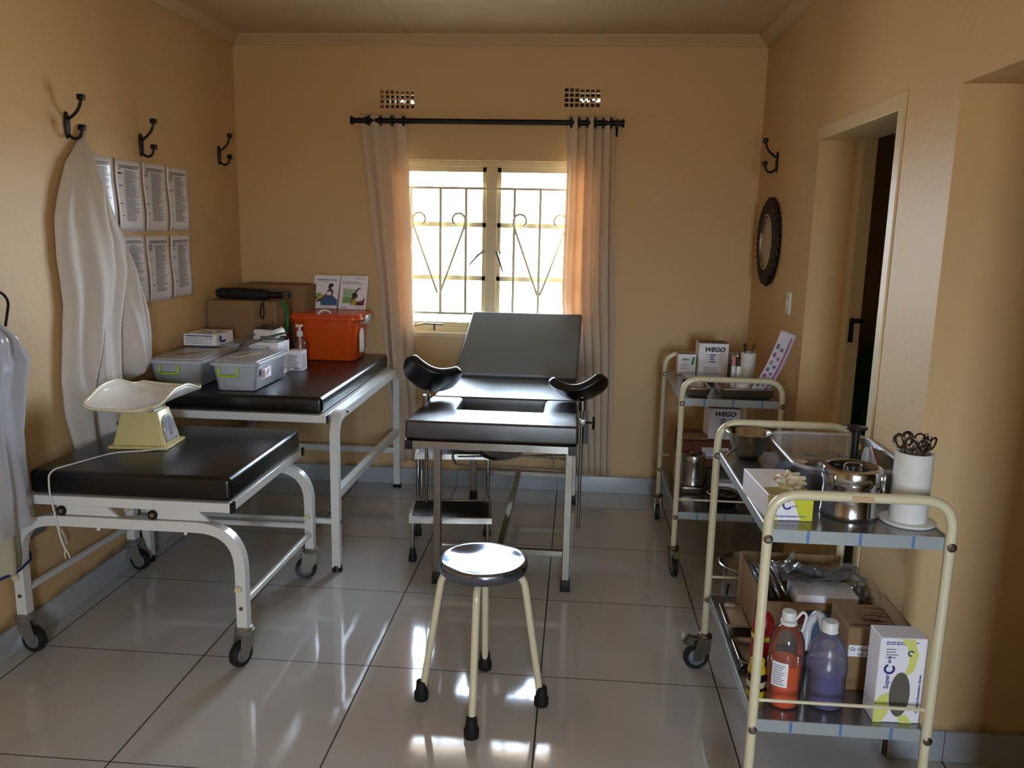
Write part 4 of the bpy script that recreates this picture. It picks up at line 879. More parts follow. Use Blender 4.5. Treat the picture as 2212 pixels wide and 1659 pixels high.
MB().tube(fillet([(-.845, .868, .682), (-.90, .835, .678), (-1.00, .80, .677), (-1.03, .72, .677), (-1.06, .63, .677), (-1.085, .575, .676), (-1.094, .556, .66), (-1.092, .549, .60), (-1.075, .545, .52), (-1.06, .54, .44), (-1.045, .54, .40)], .05, 6), .0030, 8).build('cable', whitepl, cd)
m = MB(); m.tube([(-1.045, .54, .402), (-1.050, .54, .38), (-1.046, .54, .365)], .0018, 6).tube([(-1.045, .54, .402), (-1.036, .54, .385), (-1.030, .54, .368)], .0018, 6); m.build('bare_ends', whitepl, cd)
# ================================================================= NEAR TROLLEY
zs, zb = .801, .283
SCT = [((0, 0, 0), 0)]
def glovebox(lab, loc_, rz, standing, group=None):
    t = thing('glove_box', lab, 'box', loc_, rz, group); return t
g1 = glovebox('open white and yellow glove box with crumpled cream gloves bursting out on the near trolley', (1.232, .155, zs), rad(4), False)
def GM(t): m = MB(); m.T = WM[t].copy(); return m
GM(g1).rbox(-.058, .058, -.118, .118, 0, .068, .002, 1).build('box_body', paper, g1)
yb = M('yellow_print', '#cfd02c', .5); mv = M('mauve_print', '#b8adc0', .5); wt = WM[g1]
def W3(t, p): return tuple(WM[t] @ Vector(p))
def D3(t, d): return tuple(WM[t].to_3x3() @ Vector(d))
m = MB(); flatq(m, W3(g1, (-.058, -.118, 0)), D3(g1, XU), D3(g1, ZU), [(.086, .0), (.1155, .0), (.1155, .066), (.060, .066)], .0007); m.build('yellow_stripe', yb, g1, smooth=0)
m = MB(); flatq(m, W3(g1, (-.058, -.118, 0)), D3(g1, XU), D3(g1, ZU), [(.0, .066), (.012, .066), (.03, .0), (.006, .0), (0, .02)], .0007); m.build('yellow_stripe', M('pale_yellow', '#dfe08a', .5), g1, smooth=0)
text('Powdered Examination Gloves', .0062, inkblue, g1, 'front_text', W3(g1, (-.036, -.118, .010)), D3(g1, XU), D3(g1, ZU), bold=.0002)
m = MB()
o_ = [(.050+.013*cos(a), .042+.013*sin(a)) for a in [rad(60+25*k) for k in range(12)]]; i_ = [(.050+.008*cos(a), .042+.008*sin(a)) for a in [rad(60+25*k) for k in range(12)]]
for k in range(11): flatq(m, W3(g1, (-.058, -.118, 0)), D3(g1, XU), D3(g1, ZU), [i_[k], o_[k], o_[k+1], i_[k+1]], .0007)
m.build('logo_print', inkblue, g1, smooth=0); text('are', .011, inkblue, g1, 'front_text', W3(g1, (.004, -.118, .036)), D3(g1, XU), D3(g1, ZU))
m = MB(); flatq(m, W3(g1, (-.058, -.118, .068)), D3(g1, XU), D3(g1, YU), [(.004, .004), (.112, .004), (.112, .075), (.004, .06)], .0007); m.build('top_print', M('olive_print', '#a8a05a', .5), g1, smooth=0)
gl = tag(MB().sph((0, 0, 0), .01, 8).build('latex_gloves', M('cream_latex', '#ece2c6', .6, bump=.3, bs=80)), 'crumpled cream latex gloves spilling from the open glove box', 'gloves')
bpy.data.objects.remove(gl)
m = MB(); R = random.Random(5)
for k in range(15):
    a = R.uniform(0, 2*pi); r0 = R.uniform(.0, .022); ln = R.uniform(.022, .045); b_ = W3(g1, (.012+r0*cos(a), -.045+r0*sin(a)*1.3, .062)); e = Vector(b_)+Vector((cos(a)*ln*.9, sin(a)*ln*.9, R.uniform(.012, .034)))
    md = (Vector(b_)+e)/2+Vector((R.uniform(-.006, .006), R.uniform(-.006, .006), .014)); m.tube([b_, tuple(md), tuple(e)], [.010, .0085, .005], 8)
p = m.build('latex_gloves', M('cream_latex', '#ece2c6', .6, bump=.3, bs=80), None, smooth=80); p.modifiers.new('r', 'REMESH').voxel_size = .003; p.modifiers['r'].mode = 'VOXEL'; p.modifiers['r'].use_smooth_shade = True
tag(p, 'crumpled cream latex gloves spilling from the open glove box', 'gloves')
# clear tub
tb = thing('clear_tray', 'large clear plastic tub of instruments on the near trolley', 'tub', (1.47, .46, zs))
MB().frustum(1.345, 1.590, .285, .640, zs, .880, .030, .035, .0025, 6).build('tub_body', tubp, tb, smooth=50)
def rimpts(x0, x1, y0, y1, rc, z_): return [(cx+rc*cos(rad(a0+15*k)), cy+rc*sin(rad(a0+15*k)), z_) for cx, cy, a0 in ((x1-rc, y1-rc, 0), (x0+rc, y1-rc, 90), (x0+rc, y0+rc, 180), (x1-rc, y0+rc, 270)) for k in range(7)]
MB().tube(rimpts(1.311, 1.624, .251, .674, .06, .880), .0065, 8, closed=True).build('rim', frost2, tb, smooth=70)
def single(bm_, name, mat, lab, cat, group=None, **k): return tag(bm_.build(name, mat, **k), lab, cat, group)
single(MB().lathe([(.0001, .806), (.040, .806), (.050, .83), (.052, .862), (.049, .862), (.047, .832), (.0001, .810)], (1.405, .345, 0), 32, cap=False), 'steel_bowl', steel, 'small steel bowl in the front corner of the clear tub', 'bowl')
single(MB().lathe([(.008, .806), (.008, .806), (.022, .806), (.024, .824), (.022, .842), (.008, .842)], (1.375, .47, 0), 24, cap=True), 'bandage_roll', whitepl, 'white roll of tape lying in the clear tub', 'roll')
ph = thing('fetoscope', 'black trumpet shaped fetoscope standing on end in the clear tub', 'fetoscope', (1.487, .34, .804))
MB().lathe([(.0001, .804), (.020, .804), (.018, .83), (.0125, .88), (.0105, .93), (.0125, .975), (.0001, .976)], (1.487, .34, 0), 24).build('horn', black, ph, smooth=60)
MB().lathe([(.0001, .974), (.020, .975), (.029, .978), (.031, .982), (.029, .985), (.0001, .984)], (1.487, .34, 0), 28).build('ear_disc', black, ph, smooth=60)
R = random.Random(9)
for k, (x_, y_, a) in enumerate(((1.40, .56, 8), (1.42, .53, -14), (1.50, .50, 30), (1.47, .58, 4))):
    single(MB().at((x_, y_, .812+.008*k), rad(a)).rbox(-.055, .055, -.014, .014, -.004, .004, .003), 'syringe_packet', bagm, ['clear wrapped syringe packet at the back left of the clear tub', 'clear wrapped packet angled across the clear tub', 'clear wrapped packet near the middle of the clear tub', 'topmost clear wrapped packet at the back of the clear tub'][k], 'packet', 'wrapped packets in the clear tub')
vb_ = thing('small_vial', 'small clear vial with yellow top in the clear tub', 'bottle', (1.525, .44, .804))
MB().lathe([(.0001, .804), (.016, .804), (.017, .81), (.017, .87), (.010, .885), (.009, .895)], (1.525, .44, 0), 20, cap=False).build('bottle_body', pet, vb_); MB().rbox(1.512, 1.538, .43, .45, .893, .91, .004).build('yellow_top', yel, vb_)
single(MB().lathe([(.0001, .804), (.022, .804), (.018, .85), (.010, .905), (.008, .915), (.0001, .915)], (1.535, .375, 0), 18), 'white_dropper', frost2, 'cloudy conical plastic dropper bottle beside the fetoscope', 'bottle')
rp = thing('sterile_packet', 'clear packet with a red edge leaning in the right side of the clear tub', 'packet', (1.585, .33, .80))
m = MB(); m.add([(1.56, .30, .825), (1.60, .33, .835), (1.62, .46, .885), (1.57, .44, .90)], [(0, 1, 2, 3)]); m.build('pouch', bagm, rp, smooth=0, solid=.002); MB().tube([(1.57, .44, .90), (1.565, .37, .87), (1.56, .30, .83)], .004, 6).build('red_edge', inkred, rp)
# lidded drum
def drum(lab, cx, cy, z0, r, hb, hl, mat=chrome, group='lidded steel dressing drums', clasps=True):
    t = thing('dressing_drum', lab, 'steel drum', (cx, cy, z0), 0, group)
    MB().lathe([(.0001, z0), (r*.97, z0), (r, z0+.004), (r, z0+.012), (r*.975, z0+.016), (r*.975, z0+hb-.012), (r, z0+hb-.008), (r, z0+hb), (.0001, z0+hb)], (cx, cy, 0), 56).build('drum_body', mat, t, smooth=40)
    z1 = z0+hb; MB().lathe([(r*1.0, z1), (r*1.035, z1+.002), (r*1.035, z1+hl*.75), (r*1.0, z1+hl*.9), (r*.86, z1+hl), (r*.80, z1+hl*.94), (.0001, z1+hl*1.0)], (cx, cy, 0), 56).build('lid', mat, t, smooth=40)
    MB().tube(fillet([(cx-r*.30, cy, z1+hl-.001), (cx-r*.22, cy, z1+hl+.006), (cx+r*.22, cy, z1+hl+.006), (cx+r*.30, cy, z1+hl-.001)], .006), .003, 8).build('lid_handle', mat, t)
    if clasps:
        for a in (rad(215), rad(330)):
            m = MB().at((cx+r*1.03*cos(a), cy+r*1.03*sin(a), 0), a); m.rbox(-.002, .008, -.009, .009, z1-.024, z1+hl*.6, .003); m.tube([(.004, -.012, z1-.02), (.010, 0, z1-.03), (.004, .012, z1-.02)], .0025, 6); m.build('clasp', mat, t)
    return t
drum('wide lidded steel drum at the front of the near trolley', 1.410, .115, zs, .073, .098, .034)
# white jar of scissors
darkst = M('tarnished_steel', '#5b5148', .4, .9)
def jar(lab, cx, cy, z0, r, h, disc, group, n, seed, rs_):
    t = thing('instrument_jar', lab, 'jar', (cx, cy, z0), 0, group)
    if disc: MB().lathe([(.0001, z0), (disc*.96, z0), (disc, z0+.004), (disc*.98, z0+.007), (r, z0+.008), (.0001, z0+.008)], (cx, cy, 0), 48).build('base_disc', gloss_w, t)
    zz = z0+(.008 if disc else 0); MB().lathe([(.0001, zz), (r, zz), (r, zz+h), (r-.003, zz+h+.001), (r-.003, zz+.01), (.0001, zz+.01)], (cx, cy, 0), 40, cap=False).build('jar_body', gloss_w, t, smooth=40)
    R = random.Random(seed)
    for k in range(n):
        a = 2*pi*k/n+.3; tx, ty = cx+(r-.012)*cos(a)*.8, cy+(r-.012)*sin(a)*.8; out = Vector((cos(a)*.25, sin(a)*.25, 1)).normalized()
        b0 = Vector((cx-(r-.01)*cos(a)*.3, cy-(r-.01)*sin(a)*.3, zz+.012)); top = Vector((tx, ty, zz+h+.012)); s_ = thing('surgical_scissors', ['ring handled steel scissors in the white jar', 'steel artery forceps in the white jar'][k % 2]+rs_[k], 'scissors', tuple(b0), 0, 'ring handled instruments in '+('the near white jar' if disc else 'the far white jar'))
        side = Vector((-sin(a+R.uniform(-.8, .8)), cos(a+R.uniform(-.8, .8)), 0)).normalized(); rr = .0135
        MB().tube([tuple(b0), tuple((b0+top)/2+side*.002), tuple(top)], [.0025, .0032, .003], 6).build('blade', steeld, s_)
        for sg in (-1, 1):
            c_ = top+out*.014+side*sg*.0150; ax1 = side; ax2 = out
            MB().tube([tuple(c_+ax1*rr*cos(q)+ax2*rr*1.25*sin(q)) for q in [2*pi*j/20 for j in range(20)]], 0.0026, 6, closed=True).build('finger_ring', darkst, s_)
    return t
jar('tall white instrument jar on a wide white base disc at the near trolley corner', 1.545, .075, zs, .046, .176, .068, None, 6, 4, [' on the near trolley, rightmost', ' on the near trolley, at the back right', ' on the near trolley, at the back left', ' on the near trolley, leftmost', ' on the near trolley, at the front left', ' on the near trolley, at the front right'])
# basin behind tub
single(MB().lathe([(.0001, .802), (.035, .803), (.052, .83), (.068, .885), (.074, .888), (.072, .891), (.064, .887), (.048, .834), (.0001, .807)], (1.252, .632, 0), 40, cap=False), 'steel_basin', steel, 'steel basin tucked behind the clear tub on the near trolley', 'basin', smooth=60)
single(MB().cyl((1.185, .63, .806), (1.225, .60, .865), .003, 8), 'metal_probe', steeld, 'thin metal rod leaning against the steel basin', 'rod')
# bar label on the front rail of the near trolley
m = MB(); m.box(1.360, 1.412, -.0540, -.0525, .889, .901); single(m, 'rail_sticker', M('worn_sticker', '#c9a77c', .6), 'worn red and tan sticker on the front rail of the near trolley', 'sticker', smooth=0)
# lower shelf
def bottle_pet(lab, cx, cy, z0):
    t = thing('large_bottle', lab, 'bottle', (cx, cy, z0))
    pr = [(.001, z0+.004), (.035, z0), (.043, z0+.006), (.046, z0+.03)]+[(.046-(.0025 if k % 2 else 0), z0+.03+.008*k) for k in range(1, 7)]+[(.046, z0+.085), (.0475, z0+.15), (.044, z0+.185), (.033, z0+.210), (.020, z0+.222), (.016, z0+.226), (.016, z0+.236)]
    MB().lathe(pr, (cx, cy, 0), 40, cap=False).build('bottle_body', pet, t, smooth=40)
    MB().lathe([(.0001, z0+.005), (.040, z0+.004), (.043, z0+.03), (.0435, z0+.085), (.0445, z0+.122), (.0001, z0+.122)], (cx, cy, 0), 36).build('orange_liquid', orangel, t)
    m = MB(); m.lathe([(.0001, z0+.262), (.0165, z0+.262), (.018, z0+.259), (.018, z0+.240), (.0001, z0+.240)], (cx, cy, 0), 28); m.build('cap', whitepl, t)
    MB().lathe([(.016, z0+.226), (.0215, z0+.227), (.0215, z0+.236), (.016, z0+.238)], (cx, cy, 0), 28).build('neck_ring', whitepl, t)
    MB().tube(fillet([(cx+.015, cy, z0+.236), (cx+.035, cy, z0+.262), (cx+.045, cy, z0+.252), (cx+.040, cy, z0+.22), (cx+.036, cy, z0+.205)], .012), .0035, 8).build('carry_loop', whitepl, t)
    def lab_(u, v): a = rad(215+50*u); return (cx+.0492*cos(a), cy+.0492*sin(a), z0+.068+.068*v)
    MB().grid(lab_, 10, 2).build('side_label', paper, t)
    m = MB()
    for q in range(9):
        zq = z0+.074+.0065*q; m.grid(lambda u, v: (cx+.0496*cos(rad(219+(38-(q*7 % 11))*u)), cy+.0496*sin(rad(219+(38-(q*7 % 11))*u)), zq+.0022*v), 6, 1)
    m.build('label_text', inkgrey, t, smooth=0)
bottle_pet('large clear bottle half full of bright orange liquid with white cap', 1.268, .060, zb)
pj = thing('jug_bottle', 'cloudy plastic jug half full of purple liquid with hollow handle', 'bottle', (1.378, .085, zb))
cx, cy = 1.378, .068
MB().lathe([(.001, zb+.003), (.040, zb), (.050, zb+.008), (.0515, zb+.03), (.0515, zb+.095), (.0535, zb+.098), (.0535, zb+.122), (.0515, zb+.125), (.049, zb+.150), (.038, zb+.180), (.022, zb+.200), (.017, zb+.206), (.017, zb+.214)], (cx, cy, 0), 44, cap=False).build('jug_body', jugp, pj, smooth=50)
MB().lathe([(.0001, zb+.005), (.046, zb+.006), (.0485, zb+.03), (.0485, zb+.105), (.0001, zb+.105)], (cx, cy, 0), 36).build('purple_liquid', purplel, pj)
MB().lathe([(.0001, zb+.236), (.0185, zb+.236), (.0205, zb+.233), (.0205, zb+.212), (.022, zb+.208), (.0001, zb+.208)], (cx, cy, 0), 28).build('cap', whitepl, pj)
MB().tube(fillet([(cx-.012, cy+.008, zb+.205), (cx-.018, cy+.040, zb+.245), (cx-.044, cy+.048, zb+.200), (cx-.048, cy+.030, zb+.135)], .03, 8), [.012]*19 if False else .0115, 12).build('handle', frost2, pj, smooth=60)
g2 = glovebox('white and yellow glove box standing upright with a dark oval opening on the bottom shelf', (1.540, .030, zb), rad(2), True)
GM(g2).rbox(-.060, .060, -.036, .036, 0, .235, .002, 1).build('box_body', paper, g2)
fo = W3(g2, (-.060, -.036, 0)); fx, fz = D3(g2, XU), D3(g2, ZU)
def fp(nm, mat, pts, off=.0007): q = MB(); flatq(q, fo, fx, fz, pts, off); q.build(nm, mat, g2, smooth=0)
py_ = M('pale_lime_print', '#dbe07a', .5)
fp('yellow_stripe', py_, [(.052, .233), (.085, .233), (.098, .19), (.090, .145), (.066, .128), (.076, .17), (.070, .205)]); fp('yellow_stripe', py_, [(.0, .055), (.012, .075), (.032, .085), (.036, .03), (.02, .0), (.0, .0)]); fp('yellow_stripe', py_, [(.055, .028), (.085, .022), (.10, .0), (.068, .0)])
fp('oval_opening', M('grey_gloves_inside', '#5f5b52', .7), circ(.060, .080, .026, .062, 28), .0012)
RZ = tuple(-Vector(fx))
text('Super', .017, inkblue, g2, 'front_text', Vector(fo)+Vector(fx)*.030+Vector(fz)*.095, fz, RZ, bold=.0002); text('are', .015, inkblue, g2, 'front_text', Vector(fo)+Vector(fx)*.030+Vector(fz)*.166, fz, RZ, bold=.0002)
m = MB(); ro, ri = .0145, .0085
for k in range(12): a0, a1 = rad(20+25*k+90), rad(45+25*k+90); flatq(m, fo, fx, fz, [(.028+ri*cos(a0), .150+ri*sin(a0)), (.028+ro*cos(a0), .150+ro*sin(a0)), (.028+ro*cos(a1), .150+ro*sin(a1)), (.028+ri*cos(a1), .150+ri*sin(a1))], .0009)
for k in range(9): a0, a1 = rad(20+30*k), rad(50+30*k); flatq(m, fo, fx, fz, [(.078+.005*cos(a0), .195+.005*sin(a0)), (.078+.0085*cos(a0), .195+.0085*sin(a0)), (.078+.0085*cos(a1), .195+.0085*sin(a1)), (.078+.005*cos(a1), .195+.005*sin(a1))], .0012)
m.build('logo_print', inkblue, g2, smooth=0)
text('Powdered Examination Gloves', .0085, inkblue, g2, 'front_text', Vector(fo)+Vector(fx)*.110+Vector(fz)*.030, fz, RZ, bold=.0002)
lines(g2, Vector(fo)+Vector(fx)*.016+Vector(fz)*.178, fx, fz, .035, .030, 4, inkgrey, 20, .35); lines(g2, Vector(fo)+Vector(fx)*.014+Vector(fz)*.216, fx, fz, .088, .010, 2, inkblue, 21, .5)
# carton, labelled, behind the jug
kc = carton('cardboard_carton', 'brown carton with a white printed label behind the purple jug', 'box', 1.452, 1.585, .14, .295, zb, .468, card)
m = MB(); m.box(1.456, 1.545, .1385, .140, .385, .418); m.build('paper_label', paper, kc, smooth=0); text('Gr Hand Sa', .015, ink, kc, 'label_text', (1.459, .1385, .402), XU, ZU); text('OV  400', .012, ink, kc, 'label_text', (1.480, .1385, .388), XU, ZU)
m = MB(); R = random.Random(2)
for k in range(12): x_ = 1.46+.1*R.random(); y_ = .15+.12*R.random(); m.box(x_, x_+.05, y_, y_+.006, .468, .4685)
m.build('top_print', cardd, kc, smooth=0)
wm_ = thing('film_wrapped_box', 'small brown carton wrapped in clear film behind the standing glove box', 'box', (1.555, .20, zb)); MB().rbox(1.588, 1.602, .10, .30, zb, .50, .004).build('box_body', card, wm_)
# carton of plastic bags
cb = thing('bag_carton', 'open brown carton holding clear plastic bags on the near trolley bottom shelf', 'box', (1.42, .52, zb))
x0, x1, y0, y1, z1 = 1.255, 1.585, .375, .66, .425
m = MB(); m.box(x0, x0+.004, y0, y1, zb, .470).box(x1-.004, x1, y0, y1, zb, z1).box(x0, x1, y0, y0+.004, zb, z1).box(x0, x1, y1-.004, y1, zb, .47).box(x0, x1, y0, y1, zb, zb+.004); m.build('box_body', card, cb, smooth=0)
m = MB(); flatq(m, (x0, y0, zb), XU, ZU, [(.07, .075), (.15, .112), (.26, .12), (.32, .125), (.32, .10), (.2, .09), (.12, .07)], .0008); m.build('red_print', red, cb, smooth=0)
R = random.Random(31)
for k, (x_, a, h_) in enumerate(((1.275, 14, .075), (1.292, 18, .085), (1.312, 22, .08), (1.335, 24, .09), (1.36, 30, .085))):
    m = MB().at((x_, .44+.01*k, .42), 0, ry=rad(-a)); m.rbox(-.003, .003, -.05, .05, 0, h_, .002); single(m, 'sealed_packet', [foil, bagm, foil, bagm, bagm][k], ['leftmost upright foil packet in the bag carton', 'clear upright packet just right of the first foil packet', 'second upright foil packet in the bag carton', 'tilted clear packet in the middle of the upright packets', 'rightmost of the upright tilted packets in the bag carton'][k], 'packet', 'upright packets in the bag carton')
wz = single(MB().rbox(1.375, 1.56, .385, .50, .405, .446, .004), 'white_carton', paper, 'long white carton in clear film lying across the bag carton', 'box')
def crumple(cx, cy, cz, sx, sy, sz, seed):
    R = random.Random(seed); f = [R.uniform(0, 6) for _ in range(6)]
    def fn(u, v):
        U, V = u*2-1, v*2-1; return (cx+sx*U, cy+sy*V, cz+sz*(.5+.4*sin(2.5*U+f[0]+1.5*V)*cos(2*V+f[1])+.10*sin(7*U+f[2]-4*V)+.5*abs(((u*2+v*1.4+f[3]) % 1)-.5)))
    m = MB(); m.grid(fn, 22, 16); return m
for k, (cx, cy, cz, sx, sy, sz) in enumerate(((1.44, .50, .452, .095, .06, .028), (1.53, .50, .455, .070, .055, .03), (1.36, .53, .45, .05, .05, .05), (1.575, .44, .42, .03, .05, .03))):
    o_ = single(crumple(cx, cy, cz, sx, sy, sz, k+3), 'plastic_bag', bagm, ['crumpled clear plastic bag across the middle of the bag carton', 'crumpled clear bag at the back right of the bag carton', 'upright crumpled clear bag between the foil packets and the white carton', 'shiny clear bag hanging over the right end of the bag carton'][k], 'bag', 'clear plastic bags in the carton', smooth=25, solid=.0012)
single(MB().rbox(1.40, 1.575, .30, .372, zb, .405, .006), 'blue_folder', M('dusty_blue_cloth', '#54708e', .6), 'dusty blue folded wrap below the bag carton', 'wrap')
# steel trays
def tray(lab, x0, x1, y0, y1, z0, h, g=.008, mat=steel, lid=False, group='rectangular steel instrument trays', inside=None):
    t = thing('steel_tray', lab, 'tray', ((x0+x1)/2, (y0+y1)/2, z0), 0, group)
    MB().frustum(x0, x1, y0, y1, z0, z0+h, g, .018, .0015, 5).build('tray_body', mat, t, smooth=50)
    MB().tube(rimpts(x0-g, x1+g, y0-g, y1+g, .024, z0+h), .0028, 6, closed=True).build('rim', mat, t, smooth=70)
    if lid: MB().ringslab(x0-g*.5, x1+g*.5, y0-g*.5, y1+g*.5, z0+h, z0+h+.006, .02, 5).build('lid', mat, t)
    return t
tray('steel tray holding a folded paper on the left of the near trolley bottom shelf', 1.188, 1.262, .405, .56, zb, .042)
single(MB().rbox(1.198, 1.252, .42, .54, zb+.004, .318, .003), 'folded_paper', M('tan_paper', '#a08a66', .8), 'folded tan paper lying in the steel tray', 'paper')
tray('small empty steel tray on the near trolley bottom shelf behind the yellow bottle', 1.195, 1.262, .225, .365, zb, .020)
single(MB().tube(fillet([(1.178, .19, zb+.006), (1.20, .23, zb+.006), (1.225, .20, zb+.008), (1.20, .17, zb+.006)], .02), .003, 6), 'black_clamp', iron, 'bent black wire clamp on the edge of the bottom shelf', 'clamp')
yt = thing('yellow_bottle', 'small yellow and black labelled bottle on the bottom shelf beside the orange liquid', 'bottle', (1.20, .075, zb))
MB().lathe([(.0001, zb), (.022, zb), (.024, zb+.004), (.024, zb+.082), (.018, zb+.092), (.0001, zb+.092)], (1.202, .085, 0), 28).build('bottle_body', M('yellow_plastic', '#c9b21a', .35), yt)
MB().lathe([(.0243, zb+.022), (.0246, zb+.023), (.0246, zb+.070), (.0243, zb+.071)], (1.202, .085, 0), 28, cap=False).build('black_label', black, yt)
MB().lathe([(.0247, zb+.032), (.025, zb+.033), (.025, zb+.048), (.0247, zb+.049)], (1.202, .085, 0), 28, cap=False).build('cream_band', creamp, yt)
MB().lathe([(.0001, zb+.092), (.017, zb+.092), (.019, zb+.094), (.019, zb+.106), (.0001, zb+.107)], (1.202, .085, 0), 24).build('cap', M('yellow_plastic2', '#d6c222', .3), yt)
rb = thing('red_bottle', 'red plastic bottle with a yellow band behind the orange liquid bottle', 'bottle', (1.235, .17, zb))
MB().lathe([(.0001, zb), (.030, zb), (.031, zb+.01), (.031, zb+.15), (.026, zb+.185), (.016, zb+.20), (.0001, zb+.202)], (1.232, .17, 0), 28).build('bottle_body', M('red_plastic', '#a01714', .35), rb, smooth=50)
MB().lathe([(.0312, zb+.128), (.0318, zb+.129), (.0318, zb+.141), (.0312, zb+.142)], (1.232, .17, 0), 28, cap=False).build('yellow_band', yellow, rb)
# steel pail on the floor behind the near trolley
pa = thing('steel_pail', 'steel pail with hanging ring handles on the floor behind the near trolley', 'pail', (1.385, 1.12, 0))
MB().lathe([(.0001, .0), (.085, .0), (.092, .01), (.105, .235), (.110, .240), (.106, .243), (.101, .236), (.088, .014), (.0001, .008)], (1.385, 1.12, 0), 44, cap=False).build('pail_body', steel, pa, smooth=50)
MB().tube([(1.385-.112, 1.12+.03*cos(a), .185+.035*sin(a)) for a in [2*pi*k/16 for k in range(16)]], .003, 6, closed=True).build('ring_handle', steeld, pa)
MB().cyl((1.278, 1.03, 0.003), (1.300, 1.02, .19), .0035, 8).build('leaning_handle', iron, pa)
# ================================================================= FAR TROLLEY
zs, zb = .807, .289
def wego(lab, x0, x1, y0, y1, z0, z1, big, group):
    t = carton('suture_carton', lab, 'box', x0, x1, y0, y1, z0, z1, paper, group=group); w, h = x1-x0, z1-z0
    m = MB(); m.box(x0+.001, x1-.001, y0+.001, y1-.001, z1, z1+.0008); m.build('brown_lid', M('taupe_print', '#8b7768', .7), t, smooth=0)
    if big:
        text('WEGO', .030, ink, t, 'brand_text', (x0+w*.17, y0, z0+h*.76), XU, ZU, shear=.30, bold=.0014, wide=1.08)
        lines(t, (x0+w*.22, y0, z0+h*.40), XU, ZU, w*.6, h*.30, 6, inkgrey, int(z0*100), .22, ragged=.1, words=False); lines(t, (x0+w*.38, y0, z0+h*.43), XU, ZU, w*.2, h*.26, 4, ink, int(z0*90), .5, off=.001)
        lines(t, (x0+w*.2, y0, z0+h*.08), XU, ZU, w*.6, h*.22, 5, inkgrey, int(z0*80), .3)
        m = MB()
        for k in range(3): m.box(x1-w*(.30+.22*k)+.0, x1-w*(.30+.22*k)+.012, y0+(y1-y0)*.15, y0+(y1-y0)*.7, z1+.001, z1+.0014)
        m.build('top_print', ink, t, smooth=0)
    else:
        text('WEGO', .0125, ink, t, 'brand_text', (x0+w*.20, y0, z0+h*.70), XU, ZU, shear=.3, bold=.0005); lines(t, (x0+w*.2, y0, z0+h*.25), XU, ZU, w*.5, h*.32, 4, inkgrey, 77, .3)
        m = MB(); flatq(m, (x0, y0, z0), XU, ZU, [(w*.72, h*.50), (w*.86, h*.50), (w*.95, h*.86), (w*.80, h*.86)], .0008); m.build('green_logo', green, t, smooth=0)
    return t
wego('small white carton with green logo beside the large printed carton on the far trolley', 1.200, 1.290, 2.170, 2.23, zs, .912, False, None)
wego('large white printed carton on the top shelf of the far trolley', 1.297, 1.442, 2.13, 2.26, zs, .975, True, 'white suture cartons on the far trolley')
wego('large white printed carton standing on the brown box under the far trolley shelf', 1.335, 1.483, 1.94, 2.10, .533, .685, True, 'white suture cartons on the far trolley')
bb_ = carton('brown_carton', 'flat red brown carton on the bottom shelf of the far trolley', 'box', 1.205, 1.565, 1.90, 2.16, .435, .530, cardd)
MB().box(1.215, 1.335, 1.92, 2.0, .531, .546).build('folded_flap', card, bb_, smooth=0)
m = MB(); m.box(1.305, 1.43, 1.8985, 1.900, .448, .50); m.build('white_label', paper, bb_, smooth=0); lines(bb_, (1.31, 1.8985, .468), XU, ZU, .11, .03, 5, inkgrey, 41, .4)
m = MB()
for k in range(12): m.box(1.33+k*.0065, 1.33+k*.0065+.0035, 1.8975, 1.8985, .450, .461)
m.build('barcode_print', ink, bb_, smooth=0)
lc = carton('brown_carton', 'brown carton under the flat red brown box on the far trolley', 'box', 1.335, 1.56, 2.02, 2.20, zb, .434, cardd)
carton('brown_carton', 'thin brown carton at the left under the flat box on the far trolley', 'box', 1.195, 1.325, 2.05, 2.20, zb, .434, card)
gw_ = carton('grey_carton', 'grey and white open carton lying beside the drum on the far trolley bottom shelf', 'box', 1.345, 1.47, 1.80, 1.975, zb, .375, M('grey_print', '#8a8a86', .6))
m = MB(); m.box(1.347, 1.468, 1.7985, 1.80, .30, .355); m.build('white_panel', paper, gw_, smooth=0); lines(gw_, (1.36, 1.7985, .305), XU, ZU, .09, .04, 3, inkgrey, 50, .3)
drum('tall lidded steel drum on the bottom shelf of the far trolley', 1.262, 1.86, zb+.0375, .056, .125, .030, mat=steel, clasps=False)
sb_ = tray('covered steel box under the tall drum on the far trolley bottom shelf', 1.200, 1.325, 1.81, 1.92, zb, .030, .002, lid=True)
pt = thing('black_pan', 'dark steel pan with a shiny lid and side handles on the far trolley bottom shelf', 'pan', (1.375, 1.685, zb))
MB().lathe([(.0001, zb), (.062, zb), (.075, zb+.02), (.080, zb+.055), (.083, zb+.057), (.0001, zb+.05)], (1.375, 1.685, 0), 40).build('pan_body', M('dark_steel', '#23211f', .25, .8), pt, smooth=50)
MB().lathe([(.078, zb+.052), (.066, zb+.060), (.060, zb+.050), (.040, zb+.044), (.0001, zb+.052)], (1.375, 1.685, 0), 40, cap=False).build('lid', steel, pt, smooth=50)
for s in (-1, 1): MB().tube([(1.375+s*.080, 1.665, zb+.045), (1.375+s*.105, 1.670, zb+.047), (1.375+s*.105, 1.70, zb+.047), (1.375+s*.080, 1.705, zb+.045)], .004, 8).build('side_handle', iron, pt)
drum('lidded steel drum behind the white jar on the far trolley', 1.492, 2.17, zs, .047, .095, .024)
jar('white enamel instrument jar on the far trolley top shelf', 1.512, 1.99, zs, .036, .148, None, None, 2, 8, [' on the far trolley, right hand one', ' on the far trolley, left hand one'])
tray('small steel tray at the front left of the far trolley', 1.178, 1.272, 1.60, 1.74, zs, .036)
single(MB().rbox(1.195, 1.262, 1.63, 1.72, zs+.006, .845, .008), 'gauze_packet', bagm, 'clear wrapped packet in the small front tray of the far trolley', 'packet')
